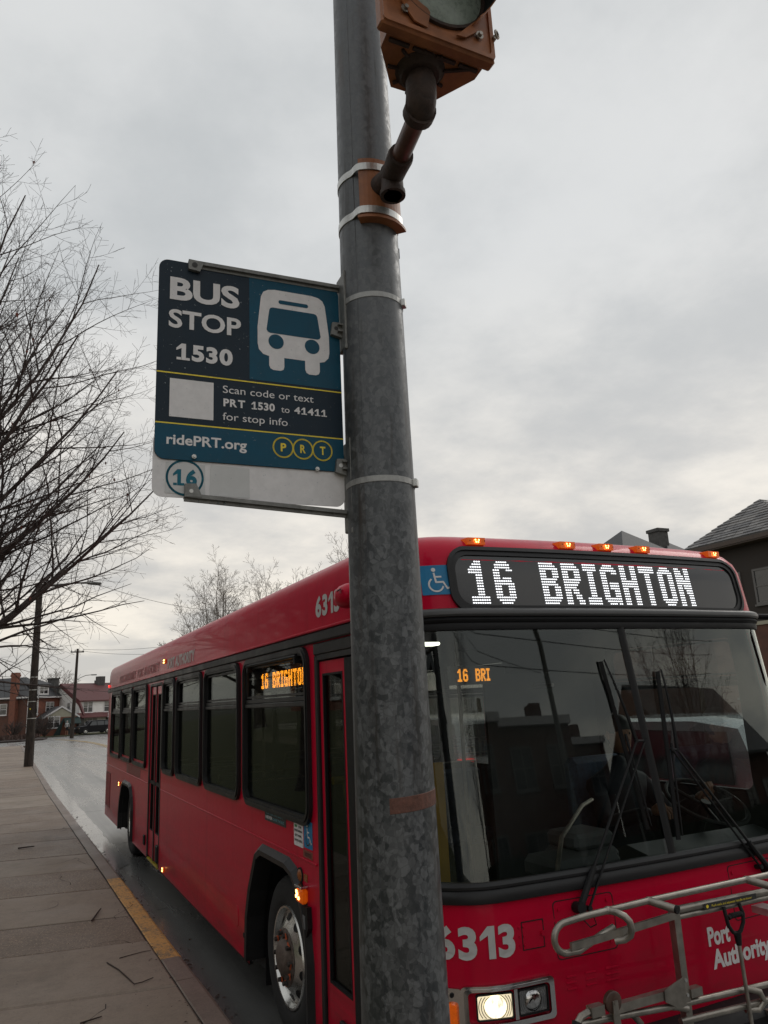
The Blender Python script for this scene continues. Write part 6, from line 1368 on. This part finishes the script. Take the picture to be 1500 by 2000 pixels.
# ------------------------------------------------------------------ vehicles
def car(name, label, cat, paint, loc, rot, L=4.6, H=1.65, Wd=1.85, kind='suv', lit=True):
    root = thing(name, label, cat, (0, 0, 0)); h2 = Wd / 2
    if kind == 'suv': prof = [(-.0, .35), (.02, .72), (.10, .92), (.95, 1.02), (1.55, 1.55), (1.75, 1.63), (3.6, H), (4.2, 1.58), (4.52, 1.05), (4.6, .85), (4.6, .35)]
    else: prof = [(-.0, .32), (.03, .62), (.12, .80), (1.15, .95), (1.85, 1.38), (2.1, 1.45), (3.1, 1.45), (3.45, 1.38), (4.05, 1.02), (4.55, .95), (4.6, .35)]
    prof = [(a - L / 2, b) for a, b in prof]; mb = MB()
    def wy(z): return h2 - .02 if z < 1.0 else h2 - .02 - (z - 1.0) * .28
    n = len(prof)
    for s in (-1, 1):
        for (x, z) in prof: mb.v.append((x, s * wy(z), z))
        for (x, z) in prof: mb.v.append((x * .985, s * (wy(z) - .1), z + (.035 if z > .9 else 0)))
    fs = []
    for i in range(n - 1): fs += [(i, i + 1, n + i + 1, n + i), (2 * n + i, 3 * n + i, 3 * n + i + 1, 2 * n + i + 1), (n + i, n + i + 1, 3 * n + i + 1, 3 * n + i)]
    fs += [tuple(range(n)), tuple(range(2 * n, 3 * n))[::-1]]; mb.f += fs; mb.m += [0] * len(fs)
    body = mb.build('body', paint, root, smooth=True)
    zs = [p for p in prof if p[1] > 1.0]
    x0, x1 = (1.08, 4.42) if kind == 'suv' else (1.25, 3.95)
    zt = 1.55 if kind == 'suv' else 1.38; zb = 1.04 if kind == 'suv' else 1.0
    cuts = [(x0 - L / 2 + .25, 0), (2.35 - L / 2, 1), (3.35 - L / 2, 1), (x1 - L / 2 - .2, 0)]
    for s in (-1, 1):
        for k in range(3):
            a, b = cuts[k][0] + .04, cuts[k + 1][0] - .04
            q = MB(); qa = a + (.38 if k == 0 else 0); qb = b - (.12 if k == 2 else 0)
            P = [(a, s * (wy(zb) + .006), zb), (b, s * (wy(zb) + .006), zb), (qb, s * (wy(zt) + .006), zt), (qa, s * (wy(zt) + .006), zt)]
            q.add(P + [(x, y - s * .02, z) for x, y, z in P], [(0, 1, 2, 3), (4, 7, 6, 5)] + [(i, (i + 1) % 4, (i + 1) % 4 + 4, i + 4) for i in range(4)]); q.build('window', CARG, body)
        for xw in (.85, 3.75):
            t = MB(); t.lathe([(.22, .0), (.33, .0), (.35, .03), (.35, .2), (.2, .22)], lambda a, b, c: (xw - L / 2 + a, s * (h2 + .01 - c), .35 + b), 24); t = t.build('wheel', TYRE, root, smooth=True)
            t2 = MB(); t2.lathe([(.23, .01), (.2, .04), (.06, .02), (0, .01)], lambda a, b, c: (xw - L / 2 + a, s * (h2 + .01 - c), .35 + b), 16); t2.build('rim', ALU, t)
    xr = L / 2
    q = MB(); rp = [(prof[-3], prof[-2])] ; (xa, za), (xb, zb2) = (prof[-4][0], prof[-4][1]), (prof[-3][0], prof[-3][1])
    q.add([(xb + .012, -.62, zb2 + .04), (xb + .012, .62, zb2 + .04), (xa + .03, .55, za - .02), (xa + .03, -.55, za - .02)], [(0, 1, 2, 3)]); q.build('rear_window', CARG, body)
    (xa, za), (xb, zb2) = prof[3], prof[4]
    q = MB(); q.add([(xa + .05, -.68, za + .05), (xa + .05, .68, za + .05), (xb - .0, .56, zb2 + .0), (xb, -.56, zb2)], [(0, 1, 2, 3)]); q.v = [(x - .02, y, z + .03) for x, y, z in q.v]; q.build('windscreen', CARG, body)
    for s in (-1, 1):
        q = MB(); q.box(xr - .12, xr + .01, s * (h2 - .30), s * (h2 - .01), .86 if kind == 'suv' else .74, 1.04 if kind == 'suv' else .92, b=.02); q.build('tail_light', REDL if lit else mat('tail_light_dim', (.3, .01, .012), .3, 0, .1, 9, emit=((1, .02, .01, 1), .25)), body)  # faint glow put into the parked car's tail lights
        q = MB(); q.box(-xr + .0, -xr + .2, s * (h2 - .42), s * (h2 - .03), .66, .82, b=.02); q.build('headlight', CHROME, body)
    q = MB(); q.box(xr + .0, xr + .012, -.26, .26, .62, .76); q.build('number_plate', WHITE, body)
    q = MB(); q.box(-xr + .1, xr - .1, -h2 + .1, h2 - .1, .2, .36); q.build('underbody', BLACK, body)
    root.location = loc; root.rotation_euler = (0, 0, R(rot)); return root
car('parked_car', 'black SUV parked on the drive in front of the white house', 'car', CARD, (8.2, 105.5, gz(105.5) + .06), 18, lit=False)
car('waiting_car', 'white SUV waiting beside the bus, seen through the windshield', 'car', CARW, (5.85, 10.1, .01), -90)
car('waiting_car', 'silver car with red tail light waiting behind the driver window', 'car', CARS, (5.85, 4.4, .01), -90)
bpy.data.objects['waiting_car'].rotation_euler = (0, 0, R(-90))

# ------------------------------------------------------------------ people
def figure(name, label, joints, radii, edges, root_i, mats_by, loc, hair=None):
    """one continuous skinned body; material by height band"""
    me = bpy.data.meshes.new('body'); me.from_pydata([Vector(j) for j in joints], edges, []); o = bpy.data.objects.new('body', me); COL.objects.link(o)
    sk = o.modifiers.new('s', 'SKIN'); 
    lay = me.skin_vertices[0] if me.skin_vertices else None
    if lay is None:
        bpy.context.view_layer.objects.active = o; o.select_set(True); lay = me.skin_vertices.new() if hasattr(me.skin_vertices, 'new') else None
    for i, r in enumerate(radii): me.skin_vertices[0].data[i].radius = (r, r); me.skin_vertices[0].data[i].use_root = (i == root_i)
    ss = o.modifiers.new('u', 'SUBSURF'); ss.levels = ss.render_levels = 1
    dg = bpy.context.evaluated_depsgraph_get(); dg.update(); em = bpy.data.meshes.new_from_object(o.evaluated_get(dg)); bpy.data.objects.remove(o)
    root = thing(name, label, 'person', loc); b = bpy.data.objects.new('body', em); COL.objects.link(b); b.parent = root
    em.materials.clear(); ms = [m for m, _ in mats_by]
    for m in ms: em.materials.append(m)
    for p in em.polygons:
        c = p.center
        for k, (_, test) in enumerate(mats_by):
            if test(c): p.material_index = k; break
        p.use_smooth = True
    return root
def head(root, c, hairm, face=(0, -1, 0), s=1.):
    f = Vector(face).normalized(); r = Vector((0, 0, 1)).cross(f) * -1; u = Vector((0, 0, 1)); c = Vector(c)
    W_ = lambda x, y, z: c + (r * x + f * y + u * z) * s
    h = MB(); h.lathe([(0, -.125), (.045, -.115), (.068, -.08), (.078, -.02), (.080, .03), (.070, .08), (.045, .11), (0, .122)], lambda a, b, z: W_(a * .95, b * 1.18 + .0, z), 20); h.tube([W_(0, .085, .02), W_(0, .112, -.02), W_(0, .092, -.03)], [.010, .016, .010], 8)
    for q in (-1, 1): h.tube([W_(q * .076, 0, .02), W_(q * .085, -.01, -.005), W_(q * .078, 0, -.03)], [.014, .018, .010], 6)
    o = h.build('head', SKIN, root, smooth=True)
    for q in (-1, 1): e = MB(); e.lathe([(0, -.009), (.007, -.006), (.009, 0), (.007, .006), (0, .009)], lambda a, b, z: W_(q * .030 + a, .083 + b, .012 + z), 8); e.build('eye', INK, o, smooth=True)
    m = MB(); m.tube([W_(-.022, .088, -.055), W_(0, .094, -.055), W_(.022, .088, -.055)], .005, 6); m.build('mouth', mat('lips', (.25, .09, .07), .5, 0, .1, 9), o)
    hr = MB(); hr.lathe([(.083, .01), (.088, .045), (.078, .09), (.05, .122), (0, .134)], lambda a, b, z: W_(a * .98, b * 1.2 - .012, z), 20); hr.lathe([(.075, -.06), (.085, -.02), (.086, .05)], lambda a, b, z: W_(a * .96, -abs(b) * 1.18 - .004, z), 20); hr.build('hair', hairm, o, smooth=True)
try:
    # driver: seated, both hands towards the wheel
    def hand(P, palm, fwd, side, curl=1):
        """palm centre, finger direction fwd, thumb side vector"""
        up_ = fwd.cross(side).normalized(); mb = MB()
        mb.tube([palm - fwd * .045, palm - fwd * .015, palm + fwd * .03], [.026, .036, .038], 10)
        for k, (o_, L_) in enumerate(((-.030, .060), (-.010, .072), (.010, .078), (.028, .070))):
            a = palm + fwd * .03 + side * o_; b = a + fwd * L_ * .45 - up_ * .012 * curl; c = b + fwd * L_ * .25 - up_ * .028 * curl; d = c - fwd * L_ * .1 - up_ * .028 * curl
            mb.tube([a, b, c, d], [.0105, .010, .009, .0075], 8)
        a = palm + side * .030 - fwd * .01; mb.tube([a, a + side * .022 + fwd * .02, a + side * .022 + fwd * .045 - up_ * .012, a + side * .010 + fwd * .060 - up_ * .024], [.013, .0115, .010, .008], 8)
        return mb
    J = [(0, 1.20, .90), (0, 1.22, 1.10), (0, 1.20, 1.30), (0, 1.19, 1.45), (0, 1.17, 1.55), (0, 1.16, 1.62),
         (-.19, 1.19, 1.43), (-.28, 1.02, 1.22), (-.20, .70, 1.32), (.19, 1.19, 1.43), (.27, 1.0, 1.22), (.16, .68, 1.36),
         (-.11, 1.12, .90), (-.15, .70, .92), (-.15, .60, .52), (-.15, .48, .45), (.11, 1.12, .90), (.15, .70, .92), (.15, .60, .52), (.15, .48, .45)]
    J = [(2.10 + a, b - .2, c) for a, b, c in J]
    Rr = [.16, .15, .17, .13, .06, .055, .075, .055, .04, .075, .055, .04, .10, .075, .055, .045, .10, .075, .055, .045]
    E_ = [(0, 1), (1, 2), (2, 3), (3, 4), (4, 5), (3, 6), (6, 7), (7, 8), (3, 9), (9, 10), (10, 11), (0, 12), (12, 13), (13, 14), (14, 15), (0, 16), (16, 17), (17, 18), (18, 19)]
    dr_ = figure('person', 'bus driver in dark navy jacket seated at the wheel behind the windshield', J, Rr, E_, 0, [(SKIN, lambda c: c.z > 1.545 and c.y > 1), (JACKET, lambda c: True)], (0, 0, 0))
    head(dr_, (2.10, .93, 1.75), INK, (-.2, -1, -.05))
    for (wr, tg) in (((1.90, .50, 1.32), (1.94, .30, 1.38)), ((2.26, .48, 1.36), (2.26, .30, 1.42))):
        p = Vector(wr); f = (Vector(tg) - p).normalized(); s_ = Vector((1 if wr[0] < 2 else -1, 0, 0)); s_ = (s_ - f * s_.dot(f)).normalized(); hand(None, p + f * .06, f, s_).build('hand', SKIN, dr_, smooth=True)
    # pedestrian by the far porch
    bx, by, bz = 5.0, 106.4, gz(106.4) + .04
    J = [(0, 0, .95), (0, 0, 1.15), (0, .01, 1.35), (0, .01, 1.48), (0, 0, 1.56), (-.19, .02, 1.42), (-.24, .05, 1.15), (-.2, -.12, .98), (.19, .02, 1.42), (.25, .04, 1.15), (.24, -.08, .92), (-.09, 0, .9), (-.11, -.02, .5), (-.12, .06, .08), (-.12, -.08, .04), (.09, 0, .9), (.10, .02, .5), (.11, .06, .08), (.11, -.08, .04)]
    J = [(bx + a, by + b, bz + c) for a, b, c in J]; Rr = [.14, .13, .16, .10, .055, .065, .045, .035, .065, .045, .035, .09, .06, .045, .035, .09, .06, .045, .035]
    E_ = [(0, 1), (1, 2), (2, 3), (3, 4), (3, 5), (5, 6), (6, 7), (3, 8), (8, 9), (9, 10), (0, 11), (11, 12), (12, 13), (13, 14), (0, 15), (15, 16), (16, 17), (17, 18)]
    pd_ = figure('person', 'pedestrian in pale grey shirt and dark shorts by the green awning', J, Rr, E_, 0, [(SHIRTG, lambda c: c.z > bz + 1.0), (JACKET, lambda c: c.z > bz + .55), (SKIN, lambda c: True)], (0, 0, 0))
    head(pd_, (bx, by, bz + 1.68), SHIRTG, (.3, -1, 0))
    for wr, tg in (((-.2, -.12, .98), (-.19, -.2, .94)), ((.24, -.08, .92), (.24, -.12, .84))):
        p = Vector((bx + wr[0], by + wr[1], bz + wr[2])); f = (Vector((bx + tg[0], by + tg[1], bz + tg[2])) - p).normalized(); s_ = Vector((1 if wr[0] < 0 else -1, 0, 0)); s_ = (s_ - f * s_.dot(f)).normalized(); hand(None, p + f * .06, f, s_, .5).build('hand', SKIN, pd_, smooth=True)
except Exception as ex:
    import traceback; traceback.print_exc()

# ------------------------------------------------------------------ litter on the sidewalk
def twig(label, pts, r):
    mb = MB(); mb.tube([(x, y, .158 + r) for x, y in pts], [r * (1 - .5 * k / len(pts)) for k in range(len(pts))], 6); o = mb.build('fallen_twig', TWIGM); tag(o, label, 'twig', 'twigs lying on the sidewalk')
twig('long angular twig on the pale slab nearest the camera, below the kerb', [(-.84, 3.68), (-.78, 3.45), (-.74, 3.20), (-.72, 3.06), (-.66, 3.07), (-.58, 3.12)], .005)
twig('thin twig at the kerb joint, just above the angular one', [(-.74, 3.74), (-.66, 3.77), (-.55, 3.80), (-.49, 3.80)], .004)
twig('straight thick twig lying diagonally on the rough slab', [(-.83, 5.05), (-.79, 5.2), (-.74, 5.38), (-.71, 5.47)], .009)
twig('small broken twig near the bottom edge of the sidewalk', [(-1.12, 2.52), (-1.06, 2.54), (-.99, 2.56)], .006)
twig('short dark twig far up the sidewalk', [(-1.42, 10.0), (-1.32, 10.02), (-1.2, 10.02)], .012)
lt = MB(); rn = random.Random(9)
for k in range(900):
    y = 1.5 + 45 * rn.random() ** 2.2; e = rn.random()
    x = cx(y) - .17 - (abs(rn.gauss(0, .06)) if e < .55 else rn.uniform(0, 1.6)); a = rn.uniform(0, 6.28); s_ = rn.uniform(.003, .014) * (1 if e < .55 else .6)
    c_, n_ = math.cos(a) * s_, math.sin(a) * s_; z = .1575 + rn.uniform(0, .002)
    lt.add([(x + c_, y + n_, z), (x - n_ * .4, y + c_ * .4, z + s_ * .3), (x - c_, y - n_, z + .001), (x + n_ * .4, y - c_ * .4, z)], [(0, 1, 2, 3)])
o = lt.build('leaf_litter', mat('leaf_litter_brown', (.05, .028, .02), .9, 0, .5, 60), None, kind='stuff'); o['label'] = 'scattered bits of leaf and grit along the kerb joint'
lt = MB()
for k in range(500):
    y = 2.5 + 20 * rn.random() ** 1.5; x = cx(y) + .01 + abs(rn.gauss(0, .07)); a = rn.uniform(0, 6.28); s_ = rn.uniform(.006, .03); c_, n_ = math.cos(a) * s_, math.sin(a) * s_; z = .008
    lt.add([(x + c_, y + n_, z), (x - n_ * .4, y + c_ * .4, z + s_ * .3), (x - c_, y - n_, z + .002), (x + n_ * .4, y - c_ * .4, z)], [(0, 1, 2, 3)])
o = lt.build('gutter_leaves', MATS['leaf_litter_brown'], None, kind='stuff'); o['label'] = 'wet leaf fragments lying in the gutter'
